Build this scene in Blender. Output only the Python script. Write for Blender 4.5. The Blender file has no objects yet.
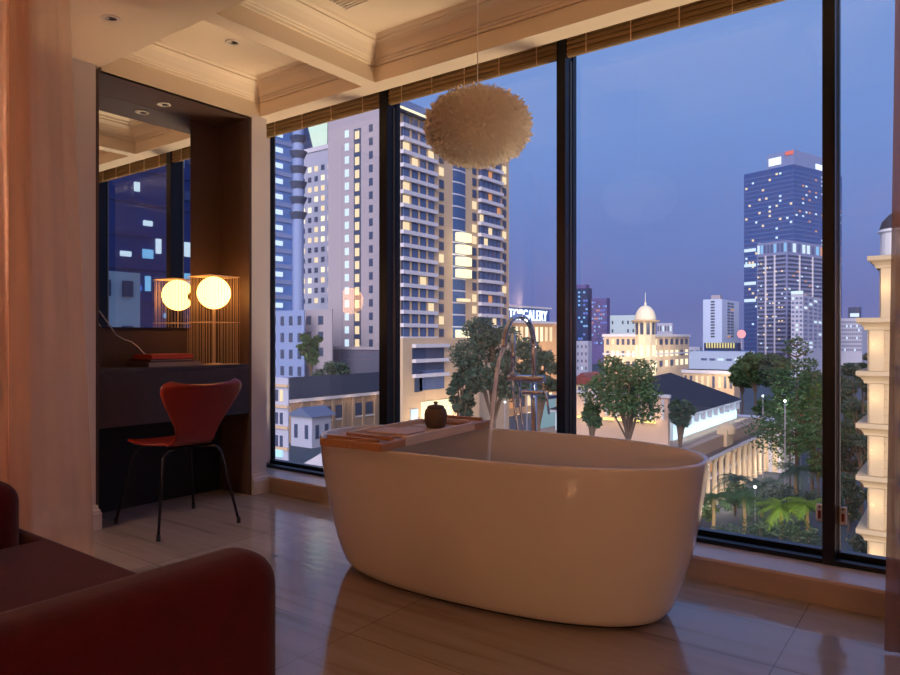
import bpy, math, random
from mathutils import Vector, Matrix
random.seed(7)
C = bpy.context.scene.collection
sc = bpy.context.scene
PI = math.pi
# ---------------------------------------------------------------- camera
A = math.radians(36.57); FOC = 690.0
CAM = Vector((3.6265, -2.8885, 1.0))
FW = Vector((-math.sin(A), math.cos(A), 0)); RT = Vector((math.cos(A), math.sin(A), 0))
cd = bpy.data.cameras.new('camera'); cam = bpy.data.objects.new('camera', cd); C.objects.link(cam)
cd.sensor_width = 36; cd.lens = FOC/900*36; cd.clip_start = .05; cd.clip_end = 5000
cam.location = CAM; cam.rotation_euler = (PI/2, 0, A); sc.camera = cam
sc.view_settings.view_transform = 'Standard'; sc.view_settings.look = 'None'
sc.view_settings.exposure = 0; sc.view_settings.gamma = 1
def lin(c):
    return tuple((x/255/12.92 if x/255 <= .04045 else ((x/255+.055)/1.055)**2.4) for x in c)
# ---------------------------------------------------------------- dusk sky
w = bpy.data.worlds.new('World'); sc.world = w; w.use_nodes = True
nt = w.node_tree; nt.nodes.clear()
out = nt.nodes.new('ShaderNodeOutputWorld'); bg = nt.nodes.new('ShaderNodeBackground')
tc = nt.nodes.new('ShaderNodeTexCoord'); sp = nt.nodes.new('ShaderNodeSeparateXYZ'); cr = nt.nodes.new('ShaderNodeValToRGB')
nt.links.new(tc.outputs['Generated'], sp.inputs[0])
nz = nt.nodes.new('ShaderNodeTexNoise'); nz.inputs['Scale'].default_value = 2.2; nz.inputs['Detail'].default_value = 3
mpn = nt.nodes.new('ShaderNodeMapping'); mpn.inputs['Scale'].default_value = (1, 1, 5)
nt.links.new(tc.outputs['Generated'], mpn.inputs[0]); nt.links.new(mpn.outputs[0], nz.inputs[0])
ma = nt.nodes.new('ShaderNodeMath'); ma.operation = 'MULTIPLY_ADD'; ma.inputs[1].default_value = .10
nt.links.new(nz.outputs[0], ma.inputs[0]); nt.links.new(sp.outputs['Z'], ma.inputs[2])
nt.links.new(ma.outputs[0], cr.inputs[0])
el = cr.color_ramp.elements
el[0].position = 0.0; el[0].color = (*lin((112, 118, 168)), 1)
el[1].position = 1.0; el[1].color = (*lin((100, 135, 215)), 1)
for p, c in ((.09, (103, 113, 172)), (.19, (105, 127, 190)), (.32, (112, 142, 205)), (.55, (122, 152, 212))):
    e = el.new(p); e.color = (*lin(c), 1)
nt.links.new(cr.outputs[0], bg.inputs[0]); bg.inputs[1].default_value = 1.2
nt.links.new(bg.outputs[0], out.inputs[0])
def light(kind, name, loc, energy, col, size=.2, rot=None, sx=None, sy=None, spot=None, blend=.5):
    d = bpy.data.lights.new(name, kind); o = bpy.data.objects.new(name, d); C.objects.link(o)
    o.location = loc; d.energy = energy; d.color = col
    if kind in ('POINT', 'SPOT'): d.shadow_soft_size = size
    if kind == 'SPOT': d.spot_size = spot; d.spot_blend = blend
    if kind == 'AREA':
        d.shape = 'RECTANGLE'; d.size = sx or size; d.size_y = sy or size
    if kind == 'SUN': d.angle = size
    if rot: o.rotation_euler = rot
    return o
def aim(o, tgt):
    o.rotation_euler = (Vector(tgt)-o.location).to_track_quat('-Z', 'Y').to_euler()
# the glow of the lit city on its own facades (the room is shut against it by its walls)
s = light('SUN', 'city_glow', (0, 0, 60), 4.6, (1.0, .86, .80), math.radians(60)); aim(s, (-30, 75, 30))
# bedroom lamps assumed behind the camera, plus an added curtain backlight
WARM = (1.0, .52, .25)
light('POINT', 'bedside_lamp_light', (5.3, -4.8, 1.1), 34, WARM, .16)
light('POINT', 'floor_lamp_light', (3.7, -5.2, 1.4), 22, WARM, .16)
light('POINT', 'curtain_backlight', (.12, -2.7, 1.35), 38, (1.0, .64, .44), .08)  # unseen light added behind the drape to make the curtain glow
# unseen spot added from below right, standing in for the lit street's glow indoors
s = light('SPOT', 'street_glow_spot', (11, 15, -24), 46000, (1.0, .75, .50), 5.0, spot=math.radians(30), blend=.6); aim(s, (1.6, 0, 1.6))
# ---------------------------------------------------------------- helpers
def tag(o, label=None, cat=None, group=None, kind=None):
    if label: o['label'] = label
    if cat: o['category'] = cat
    if group: o['group'] = group
    if kind: o['kind'] = kind
    return o
def empty(name, loc=(0, 0, 0), rz=0, label=None, cat=None, group=None):
    o = bpy.data.objects.new(name, None); C.objects.link(o); o.location = loc; o.rotation_euler = (0, 0, rz)
    o.empty_display_size = .1
    return tag(o, label, cat, group)
class MB:
    def __init__(s): s.v = []; s.f = []; s.mi = []; s.m = 0
    def add(s, vs, fs):
        b = len(s.v); s.v += [tuple(p) for p in vs]; s.f += [tuple(b+i for i in f) for f in fs]; s.mi += [s.m]*len(fs); return s
    def box(s, x0, x1, y0, y1, z0, z1, M=None):
        vs = [Vector((x, y, z)) for x in (x0, x1) for y in (y0, y1) for z in (z0, z1)]
        if M is not None: vs = [M @ v for v in vs]
        return s.add(vs, [(0, 1, 3, 2), (4, 6, 7, 5), (0, 4, 5, 1), (2, 3, 7, 6), (0, 2, 6, 4), (1, 5, 7, 3)])
    def tube(s, pts, r, n=10, cap=True):
        pts = [Vector(p) for p in pts]; rs = r if isinstance(r, (list, tuple)) else [r]*len(pts)
        vs = []; up = None
        for i, p in enumerate(pts):
            t = (pts[min(i+1, len(pts)-1)]-pts[max(i-1, 0)]).normalized()
            if up is None:
                up = Vector((0, 0, 1)) if abs(t.z) < .9 else Vector((1, 0, 0))
            a = (up-t*up.dot(t)).normalized(); up = a; b = t.cross(a)
            vs += [p+(a*math.cos(k*2*PI/n)+b*math.sin(k*2*PI/n))*rs[i] for k in range(n)]
        fs = [(i*n+k, i*n+(k+1) % n, (i+1)*n+(k+1) % n, (i+1)*n+k) for i in range(len(pts)-1) for k in range(n)]
        if cap: fs += [tuple(range(n-1, -1, -1)), tuple((len(pts)-1)*n+k for k in range(n))]
        return s.add(vs, fs)
    def lathe(s, prof, c=(0, 0, 0), n=24, sx=1, sy=1):
        vs = [(c[0]+r*sx*math.cos(k*2*PI/n), c[1]+r*sy*math.sin(k*2*PI/n), c[2]+z) for r, z in prof for k in range(n)]
        fs = [(i*n+k, i*n+(k+1) % n, (i+1)*n+(k+1) % n, (i+1)*n+k) for i in range(len(prof)-1) for k in range(n)]
        fs += [tuple(range(n-1, -1, -1)), tuple((len(prof)-1)*n+k for k in range(n))]
        return s.add(vs, fs)
    def prism(s, poly, axis, a, b):
        # poly: 2D points; axis 'x': (y,z), 'y': (x,z), 'z': (x,y)
        f = {'x': lambda p, t: (t, p[0], p[1]), 'y': lambda p, t: (p[0], t, p[1]), 'z': lambda p, t: (p[0], p[1], t)}[axis]
        n = len(poly); vs = [f(p, a) for p in poly]+[f(p, b) for p in poly]
        return s.add(vs, [tuple(range(n-1, -1, -1)), tuple(range(n, 2*n))]+[(k, (k+1) % n, n+(k+1) % n, n+k) for k in range(n)])
    def loops(s, L, closed=True, cap0=False, cap1=False):
        n = len(L[0]); vs = [p for l in L for p in l]
        fs = [(i*n+k, i*n+(k+1) % n, (i+1)*n+(k+1) % n, (i+1)*n+k) for i in range(len(L)-1) for k in range(n if closed else n-1)]
        if cap0: fs.append(tuple(range(n-1, -1, -1)))
        if cap1: fs.append(tuple((len(L)-1)*n+k for k in range(n)))
        return s.add(vs, fs)
    def build(s, name, m, parent=None, smooth=False, bevel=0, seg=2, fix=True, sub=0):
        me = bpy.data.meshes.new(name); me.from_pydata(s.v, [], s.f)
        ms = m if isinstance(m, (list, tuple)) else [m]
        for q in ms: me.materials.append(q)
        if len(ms) > 1:
            for p, i in zip(me.polygons, s.mi): p.material_index = i
        me.update()
        if fix:
            import bmesh
            bm = bmesh.new(); bm.from_mesh(me); bmesh.ops.recalc_face_normals(bm, faces=bm.faces); bm.to_mesh(me); bm.free()
        if smooth:
            for p in me.polygons: p.use_smooth = True
        o = bpy.data.objects.new(name, me); C.objects.link(o)
        if parent: o.parent = parent
        if bevel:
            b = o.modifiers.new('bevel', 'BEVEL'); b.width = bevel; b.segments = seg; b.limit_method = 'ANGLE'; b.angle_limit = math.radians(40)
            if smooth or seg > 2:
                for p in me.polygons: p.use_smooth = True
                wn = o.modifiers.new('wn', 'WEIGHTED_NORMAL'); wn.keep_sharp = True
        if sub:
            q = o.modifiers.new('sub', 'SUBSURF'); q.levels = q.render_levels = sub
        return o
def box(name, m, x0, x1, y0, y1, z0, z1, parent=None, **k):
    return MB().box(x0, x1, y0, y1, z0, z1).build(name, m, parent, **k)
def struct(o): o['kind'] = 'structure'; return o
def mat(name, col, rough=.5, metal=0, emit=None, es=0, noise=(6, .12), bump=None, spec=.5, sheen=0, coat=0, scale=(1, 1, 1), trans=0):
    m = bpy.data.materials.new(name); m.use_nodes = True; n = m.node_tree; b = n.nodes['Principled BSDF']
    col = lin(col); b.inputs['Roughness'].default_value = rough; b.inputs['Metallic'].default_value = metal
    b.inputs['Specular IOR Level'].default_value = spec; b.inputs['Sheen Weight'].default_value = sheen; b.inputs['Coat Weight'].default_value = coat
    t = n.nodes.new('ShaderNodeTexCoord'); mp = n.nodes.new('ShaderNodeMapping'); mp.inputs['Scale'].default_value = scale
    n.links.new(t.outputs['Object'], mp.inputs[0])
    if noise:
        nz = n.nodes.new('ShaderNodeTexNoise'); nz.inputs['Scale'].default_value = noise[0]; nz.inputs['Detail'].default_value = 5
        n.links.new(mp.outputs[0], nz.inputs[0])
        mx = n.nodes.new('ShaderNodeMix'); mx.data_type = 'RGBA'; a = noise[1]
        mx.inputs[6].default_value = (*[c*(1-a) for c in col], 1); mx.inputs[7].default_value = (*[min(1, c*(1+a)) for c in col], 1)
        n.links.new(nz.outputs[0], mx.inputs[0]); n.links.new(mx.outputs[2], b.inputs['Base Color'])
    else: b.inputs['Base Color'].default_value = (*col, 1)
    if emit:
        b.inputs['Emission Color'].default_value = (*lin(emit), 1); b.inputs['Emission Strength'].default_value = es
    if bump:
        n2 = n.nodes.new('ShaderNodeTexNoise'); n2.inputs['Scale'].default_value = bump[0]; n2.inputs['Detail'].default_value = 3
        n.links.new(mp.outputs[0], n2.inputs[0]); bp = n.nodes.new('ShaderNodeBump'); bp.inputs['Strength'].default_value = bump[1]
        bp.inputs['Distance'].default_value = bump[2] if len(bump) > 2 else .002
        n.links.new(n2.outputs[0], bp.inputs['Height']); n.links.new(bp.outputs[0], b.inputs['Normal'])
    if trans:
        o = n.nodes['Material Output']; tl = n.nodes.new('ShaderNodeBsdfTranslucent'); tl.inputs[0].default_value = (*col, 1)
        m1 = n.nodes.new('ShaderNodeMixShader'); m1.inputs[0].default_value = trans
        n.links.new(b.outputs[0], m1.inputs[1]); n.links.new(tl.outputs[0], m1.inputs[2]); n.links.new(m1.outputs[0], o.inputs[0])
    return m
def P(px, d, z=0):          # the point at depth d metres in front of the camera in the direction of column px
    p = CAM+FW*d+RT*((px-450)/FOC*d); return Vector((p.x, p.y, z))
def Z(py, d): return 1+(337.5-py)*d/FOC

# ---------------------------------------------------------------- materials of the room
paint = mat('cream_paint', (226, 208, 186), .55, noise=(3, .03))
ceil_m = mat('ceiling_paint', (224, 205, 178), .6, noise=(3, .03))
wallm = mat('wall_paint', (216, 206, 204), .5, noise=(3, .03))
black = mat('black_panel', (30, 24, 24), .45, noise=(20, .2))
niche_m = mat('dark_leather', (80, 60, 52), .5, noise=(40, .15), bump=(300, .2, .001))
under_m = mat('recess_black', (14, 11, 13), .6, noise=(20, .2))  # near-black, for the tub's shadow gap and the panel below the desk
frame_m = mat('dark_aluminium', (16, 17, 24), .32, .3, noise=(20, .1))
alu_m = mat('bronze_edge', (150, 130, 110), .3, .9, noise=(20, .1))
plate_m = mat('gold_reflection', (112, 94, 74), .28, 1, noise=(20, .1))  # bronze tint stands in for a golden reflection on the mullion sides
stone_m = mat('travertine_plinth', (176, 152, 132), .35, noise=(5, .12), scale=(1, 4, 8))
sill_m = mat('pale_marble_sill', (206, 188, 180), .25, noise=(8, .06))
desk_m = mat('dark_stone', (66, 58, 62), .35, noise=(25, .25), bump=(60, .15, .001))
red_m = mat('chair_lacquer', (126, 27, 12), .35, noise=(10, .08))
chrome = mat('chrome', (214, 222, 234), .08, 1, noise=(5, .02))
legm = mat('dark_chrome', (70, 66, 70), .22, 1, noise=(5, .05))
rubber = mat('black_rubber', (14, 14, 14), .6, noise=(5, .1))
tub_m = mat('tub_acrylic', (222, 214, 208), .16, noise=(3, .01), coat=.4)
velvet = mat('red_velvet', (78, 17, 17), .85, noise=(30, .35), bump=(180, .35, .002), sheen=.15, spec=.1)
wood = mat('teak', (184, 134, 94), .45, noise=(7, .35), scale=(14, 1, 14))
wood2 = mat('pale_teak', (216, 190, 170), .5, noise=(7, .2), scale=(14, 1, 14))
clay = mat('brown_stoneware', (96, 76, 64), .6, noise=(30, .2), bump=(60, .2, .001))
wire_m = mat('brass_wire', (236, 206, 168), .35, .5, noise=(5, .05))
globe_m = mat('opal_glass', (255, 235, 200), .3, noise=None, emit=(255, 178, 92), es=7)
feather = mat('cream_feather', (252, 242, 226), .8, noise=(9, .04), sheen=.6, trans=.25)
blind_m = mat('woven_blind', (140, 112, 70), .7, noise=(12, .3), scale=(1.5, 1, 40), bump=(30, .6, .004))
water_m = mat('running_water', (255, 255, 255), .1, noise=(60, .01), trans=.35, coat=1)
white_pl = mat('white_plastic', (240, 236, 236), .4, noise=(5, .03)); red_pl = mat('red_plastic', (140, 20, 24), .4, noise=(5, .05))
def floor_mat():
    m = bpy.data.materials.new('polished_travertine'); m.use_nodes = True; n = m.node_tree; b = n.nodes['Principled BSDF']
    t = n.nodes.new('ShaderNodeTexCoord'); br = n.nodes.new('ShaderNodeTexBrick')
    mp0 = n.nodes.new('ShaderNodeMapping'); mp0.inputs['Location'].default_value = (-3.167, .62, 0); n.links.new(t.outputs['Object'], mp0.inputs[0])
    n.links.new(mp0.outputs[0], br.inputs[0])
    br.offset = 0; br.inputs['Scale'].default_value = 1; br.inputs['Brick Width'].default_value = 1.2; br.inputs['Row Height'].default_value = .6
    br.inputs['Mortar Size'].default_value = .0018; br.inputs['Mortar Smooth'].default_value = .3
    br.inputs['Color1'].default_value = (1, 1, 1, 1); br.inputs['Color2'].default_value = (.86, .86, .86, 1); br.inputs['Mortar'].default_value = (.42, .38, .35, 1)
    mp = n.nodes.new('ShaderNodeMapping'); mp.inputs['Scale'].default_value = (.55, 7, 1); n.links.new(t.outputs['Object'], mp.inputs[0])
    nz = n.nodes.new('ShaderNodeTexNoise'); nz.inputs['Scale'].default_value = 2.2; nz.inputs['Detail'].default_value = 7; nz.inputs['Distortion'].default_value = .6
    n.links.new(mp.outputs[0], nz.inputs[0])
    cr = n.nodes.new('ShaderNodeValToRGB'); e = cr.color_ramp.elements
    e[0].position = .30; e[0].color = (*lin((150, 134, 126)), 1); e[1].position = .62; e[1].color = (*lin((178, 164, 158)), 1)
    q = e.new(.42); q.color = (*lin((170, 156, 149)), 1)
    n.links.new(nz.outputs[0], cr.inputs[0])
    mx = n.nodes.new('ShaderNodeMix'); mx.data_type = 'RGBA'; mx.blend_type = 'MULTIPLY'; mx.inputs[0].default_value = 1
    n.links.new(cr.outputs[0], mx.inputs[6]); n.links.new(br.outputs[0], mx.inputs[7]); n.links.new(mx.outputs[2], b.inputs['Base Color'])
    b.inputs['Roughness'].default_value = .11; b.inputs['Specular IOR Level'].default_value = .8
    mp2 = n.nodes.new('ShaderNodeMapping'); mp2.inputs['Scale'].default_value = (1, 4, 1); n.links.new(t.outputs['Object'], mp2.inputs[0])
    n2 = n.nodes.new('ShaderNodeTexNoise'); n2.inputs['Scale'].default_value = 5; n2.inputs['Detail'].default_value = 2; n.links.new(mp2.outputs[0], n2.inputs[0])
    bp = n.nodes.new('ShaderNodeBump'); bp.inputs['Strength'].default_value = .12; bp.inputs['Distance'].default_value = .01
    n.links.new(n2.outputs[0], bp.inputs['Height']); n.links.new(bp.outputs[0], b.inputs['Normal'])
    return m
def sheer_mat(name, col, tr):
    m = bpy.data.materials.new(name); m.use_nodes = True; n = m.node_tree; b = n.nodes['Principled BSDF']; o = n.nodes['Material Output']
    t = n.nodes.new('ShaderNodeTexCoord'); nz = n.nodes.new('ShaderNodeTexNoise'); nz.inputs['Scale'].default_value = 200
    n.links.new(t.outputs['Object'], nz.inputs[0])
    mx = n.nodes.new('ShaderNodeMix'); mx.data_type = 'RGBA'; c = lin(col)
    mx.inputs[6].default_value = (*[x*.9 for x in c], 1); mx.inputs[7].default_value = (*c, 1)
    n.links.new(nz.outputs[0], mx.inputs[0]); n.links.new(mx.outputs[2], b.inputs['Base Color']); b.inputs['Roughness'].default_value = .8
    tl = n.nodes.new('ShaderNodeBsdfTranslucent'); tl.inputs[0].default_value = (*c, 1); tp = n.nodes.new('ShaderNodeBsdfTransparent')
    m1 = n.nodes.new('ShaderNodeMixShader'); m1.inputs[0].default_value = .45; m2 = n.nodes.new('ShaderNodeMixShader'); m2.inputs[0].default_value = tr
    n.links.new(b.outputs[0], m1.inputs[1]); n.links.new(tl.outputs[0], m1.inputs[2]); n.links.new(m1.outputs[0], m2.inputs[1]); n.links.new(tp.outputs[0], m2.inputs[2])
    n.links.new(m2.outputs[0], o.inputs[0]); return m
def glass_mat():
    m = bpy.data.materials.new('window_glass'); m.use_nodes = True; n = m.node_tree; n.nodes.clear()
    o = n.nodes.new('ShaderNodeOutputMaterial'); g = n.nodes.new('ShaderNodeBsdfGlossy'); g.inputs['Roughness'].default_value = 0
    tp = n.nodes.new('ShaderNodeBsdfTransparent'); tp.inputs[0].default_value = (.97, .985, .985, 1)
    lw = n.nodes.new('ShaderNodeLayerWeight'); lw.inputs[0].default_value = .5; mx = n.nodes.new('ShaderNodeMixShader')
    pw = n.nodes.new('ShaderNodeMath'); pw.operation = 'POWER'; pw.inputs[1].default_value = 5
    md = n.nodes.new('ShaderNodeMath'); md.operation = 'MULTIPLY_ADD'; md.inputs[1].default_value = .85; md.inputs[2].default_value = .055
    n.links.new(lw.outputs['Facing'], pw.inputs[0]); n.links.new(pw.outputs[0], md.inputs[0])
    n.links.new(md.outputs[0], mx.inputs[0]); n.links.new(tp.outputs[0], mx.inputs[1]); n.links.new(g.outputs[0], mx.inputs[2]); n.links.new(mx.outputs[0], o.inputs[0])
    return m
fl_m = floor_mat(); glass = glass_mat()
mirror_m = mat('mirror_silver', (235, 238, 240), .01, 1, noise=None)

# ---------------------------------------------------------------- the room
RX = 5.7; RY = -6.0; ZB = 2.42; ZC = 2.62
struct(box('floor', fl_m, -1.2, RX+.2, RY-.2, .42, -.15, 0))
# ceiling: plate above the coffers, beams and dropped field below it
COF = [(0, .90), (1.0, 2.9), (3.0, 5.6)]
mb = MB().box(-1.2, RX+.2, RY-.2, .6, ZC, ZC+.2)
mb.box(-.8, RX+.1, RY-.1, -1.07, ZB, ZC+.05)            # dropped field
mb.box(-.8, RX+.1, -.05, .072, ZB, ZC+.05)                 # beam along the windows
for x0, x1 in ((.90, 1.0), (2.9, 3.0), (5.6, 5.8)): mb.box(x0, x1, -1.0699, -.0501, ZB, ZC+.05)
mb.box(-.8, -.001, -1.0699, -.0501, 2.39, ZC+.05)
struct(mb.build('ceiling', ceil_m))
prof = [(0, 0), (0, .085), (.012, .085), (.016, .097), (.022, .10), (.026, .108), (.034, .112), (.05, .135), (.068, .157), (.088, .172), (.096, .174), (.096, .182), (.112, .188), (.12, .2)]
def crown(i, x0, x1, y0, y1):
    L = []
    for p, z in prof:
        p += .002; L.append([(x0+p, y0+p, ZB+z), (x1-p, y0+p, ZB+z), (x1-p, y1-p, ZB+z), (x0+p, y1-p, ZB+z)])
    struct(MB().loops(L).build('trim_%d' % i, ceil_m, fix=False))
for i, (x0, x1) in enumerate(COF): crown(i+1, x0, x1, -1.07, -.05)
# walls
mb = MB().box(-.8, 0, RY, -1.10, 0, ZB).box(-.8, 0, -.115, 0, 0, ZB).box(-.8, -.34, -1.10, -.115, 0, ZB).box(-.8, -.29, 0, .295, 0, ZC)
struct(mb.build('wall_left', wallm))
struct(box('wall_back', wallm, -.8, RX, RY-.15, RY, 0, ZC)); struct(box('wall_right', wallm, RX, RX+.15, RY-.15, .42, 0, ZC))
# lintel above the windows
struct(box('wall_window', paint, -.8, RX+.1, .40, .6, 2.62, ZC+.1))
struct(box('trim_4', paint, -.29, RX, .075, .42, 2.52, 2.6))
# skirting with a moulded top
def skirt(path, n):
    pr = [(0, 0), (.022, 0), (.022, .085), (.018, .092), (.018, .098), (.010, .108), (.008, .125), (0, .128)]
    L = []
    for k, (x, y, dx, dy) in enumerate(path): L.append([(x+dx*p, y+dy*p, z) for p, z in pr])
    struct(MB().loops(L, cap0=True, cap1=True).build('baseboard_%s' % n, wallm, bevel=0))
skirt([(0, RY, 1, 0), (0, -1.10, 1, 1), (-.05, -1.10, 0, 1)], 'left')
skirt([(0, -.114, 1, 0), (0, 0, 1, 1), (-.2, 0, 0, 1)], 'pillar')
# plinth below the windows
struct(box('trim_5', stone_m, -.29, RX, .004, .42, 0, .088, bevel=.003)); struct(box('trim_6', sill_m, -.29, RX, -.002, .42, .088, .102, bevel=.003))
# window bays
MX = [(-.31, -.29), (.811, .875), (2.003, 2.051), (3.181, 3.226), (4.36, 4.41), (5.54, 5.6)]
for i, (a, b) in enumerate(MX[1:-1]):
    m1 = MB().box(a, b, .19, .305, .10, 2.53)
    o = struct(m1.build('trim_%d' % (10+i), frame_m, bevel=.002))
    box('reflection_plate', plate_m, b+.0002, b+.003, .2405, .294, .141, 2.385, o); box('edge_strip', alu_m, b+.0002, b+.004, .295, .3048, .12, 2.5, o)  # thin plate added to carry the warm reflection on the mullion's side
    box('edge_strip', alu_m, a-.004, a-.0002, .295, .3048, .12, 2.5, o)
for i in range(5):
    a = MX[i][1]; b = MX[i+1][0]
    f = MB().box(a, b, .19, .235, .102, .122).box(a, b, .236, .305, .102, .112).box(a, b, .26, .305, .112, .14).box(a, b, .26, .305, 2.49, 2.53).box(a, a+.006, .265, .305, .14, 2.5)
    o = struct(f.build('window_%d' % (i+1), frame_m, bevel=.0015))
    box('pane', glass, a, b, .278, .279, .13, 2.5, o)
    q = MB().box(a+.004, b-.004, .205, .225, 2.392, 2.52)
    for k in range(5): q.box(a+.004, b-.004, .198, .232, 2.396+k*.025, 2.396+k*.025+.014)
    bl = q.build('roman_blind', blind_m)
    tag(bl, ['brown woven blind drawn up over the leftmost window bay, beside the dark alcove', 'brown woven blind drawn up over the second window bay, behind the feather pendant', 'brown woven blind drawn up over the wide third window bay', 'brown woven blind drawn up over the window bay by the right curtain', 'brown woven blind drawn up over the window bay behind the right curtain'][i], 'blind', 'woven blinds above the windows')
    n = 5 if i else 4
    for k in range(n):
        xx = a+(b-a)*(k+.5)/n
        box('cord', wire_m, xx-.004, xx-.001, .192, .1975, 2.388, 2.5, bl); 
for k, (x0, lab) in enumerate(((3.148, 'small white sensor with red centre on the glass left of the third mullion'), (3.232, 'small white sensor with red centre on the glass right of the third mullion'))):
    t = empty('window_sensor', (x0, .262, .25), 0, lab, 'sensor', 'sensors beside the third mullion')
    MB().box(0, .026, 0, .016, 0, .072).build('housing', white_pl, t, bevel=.003); MB().box(.008, .018, -.003, 0, .014, .046).build('indicator', red_pl, t)
    MB().lathe([(.004, 0), (.004, .004), (.001, .005)], (.013, -.004, .060), 8).build('knob', rubber, t)

# alcove lining, mirror, desk
st = MB().box(-.33, -.312, -1.10, -.115, 0, 2.39)
lin_o = struct(st.build('wall_alcove', niche_m))
struct(MB().box(-.312, -.001, -.133, -.1155, 0, 2.39).build('wall_alcove_side', niche_m, bevel=.002))
struct(MB().box(-.312, -.001, -1.10, -1.082, 0, 2.39).build('wall_alcove_near', niche_m, bevel=.002))
struct(MB().box(-.33, -.001, -1.10, -.115, 2.388, 2.40).build('ceiling_alcove', niche_m))
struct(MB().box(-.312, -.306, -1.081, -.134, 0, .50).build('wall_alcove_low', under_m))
t = empty('wall_mirror', (-.312, -.7, 1.06), 0, 'frameless wall mirror in the dark alcove, reflecting the blue windows', 'mirror')
MB().box(0, .008, -.361, .345, 0, 1.326).build('glass', mirror_m, t); MB().box(0, .012, -.361, .345, -.006, 0).build('edge_strip', black, t)
t = empty('desk', (-.306, -.598, .52), 0, 'dark stone desk with a deep apron, fitted in the alcove', 'desk')
MB().box(0, .306, -.483, .463, .29, .312).build('top', desk_m, t, bevel=.002); MB().box(.284, .304, -.483, .463, 0, .289).build('apron', desk_m, t, bevel=.002)

# downlights
dl_ring = mat('downlight_ring', (226, 214, 200), .3, .2, noise=(5, .03)); dl_in = mat('downlight_inner', (38, 26, 20), .35, .4, noise=(5, .1))
for x, y, z, lab, g in ((.589, -1.323, ZB, 'round ceiling downlight in the dropped ceiling near the sheer curtain', 0), (.417, -.559, ZC, 'round ceiling downlight inside the left coffer', 0), (-.185, -.609, 2.388, 'round downlight with a white ring in the dark alcove soffit', 0)):
    t = empty('downlight', (x, y, z), 0, lab, 'light', 'recessed downlights')
    s = .8
    MB().lathe([(.048*s, 0), (.052*s, -.004), (.036*s, -.007), (.034*s, -.002), (.034*s, 0)], n=28).build('ring', dl_ring, t, smooth=True)
    MB().lathe([(.034*s, -.0005), (.02*s, -.004), (.012*s, -.003)], n=20).build('lamp', dl_in, t, smooth=True)
    MB().box(-.006, .006, -.03, -.01, -.008, -.001).build('clip', dl_ring, t)
# air vent
t = empty('air_vent', (1.19, -.462, ZC), 0, 'slatted air vent in the ceiling of the middle coffer', 'vent')
MB().box(0, .56, -.012, 0, -.01, 0).box(0, .012, -.4, 0, -.01, 0).box(.548, .56, -.4, 0, -.01, 0).box(0, .56, -.4, -.388, -.01, 0).build('frame', paint, t)
MB().box(.012, .548, -.388, -.012, -.002, 0).build('backing', rubber, t)
for k in range(18): MB().box(.012, .548, -.387+k*.021, -.377+k*.021, -.010, -.0025).build('slat', paint, t)

# curtains
def curtain(name, path, z0, z1, m, label, amp, wl, flare=.0, seed=0, cat='curtain', flare_y=0, lean=0):
    rr = random.Random(seed); pts = []
    for (a, b) in zip(path, path[1:]):
        a = Vector(a); b = Vector(b); n = max(2, int((b-a).length/.008)); nr = Vector((-(b-a).y, (b-a).x)).normalized()
        for k in range(n): pts.append((a+(b-a)*k/n, nr))
    L = []; nzr = 24; s = 0; ph = []
    for k, (p, nr) in enumerate(pts):
        s += .008; ph.append(s)
    for j in range(nzr+1):
        v = j/nzr; row = []
        for k, (p, nr) in enumerate(pts):
            u = ph[k]; aa = amp*(.6+.4*(1-v)+.25*math.sin(u*9+seed))
            off = aa*(math.sin(u*2*PI/wl+.8*math.sin(v*2.2+u*3))+.35*math.sin(u*2*PI/wl*2.3+1.7+v))
            ex = flare*(1-v)*(k/len(pts)-.0)
            q = p+nr*off
            row.append((q.x+ex+lean*v, q.y+flare_y*(1-v)*k/len(pts), z0+(z1-z0)*v))
        L.append(row)
    t = empty(name, (path[0][0], path[0][1], 0), 0, label, cat)
    o = MB().loops([[(x-path[0][0], y-path[0][1], z) for x, y, z in r] for r in L], closed=False).build('fabric', m, t, smooth=True, fix=False)
    MB().box(min(p[0] for p in path)-path[0][0]-.01, max(p[0] for p in path)-path[0][0]+.01, min(p[1] for p in path)-path[0][1]-.012, max(p[1] for p in path)-path[0][1]+.012, z1, z1+.0195).build('track', paint, t)
    return t
sheer = sheer_mat('sheer_blush', (240, 206, 184), .52)
sheer2 = sheer_mat('sheer_blush_dense', (244, 204, 178), 0)
sheer3 = sheer_mat('taupe_sheer', (150, 108, 88), .12)
curtain('sheer_curtain', [(.67, -1.76), (.70, -1.545)], .006, 2.40, sheer, 'blush sheer curtain hanging beside the dark alcove at the left', .018, .085, .0, 3, flare_y=.11)
curtain('drape', [(.60, -3.3), (.62, -1.665)], .006, 2.40, sheer2, 'dense gathered blush drape at the far left edge behind the sheer', .036, .11, .0, 5)
curtain('right_drape'[6:], [(3.428, -.33), (4.5, -.36)], .006, 2.40, sheer3, 'blush curtain at the right edge beside the last window', .03, .12, -.0, 8, lean=.034)

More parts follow.
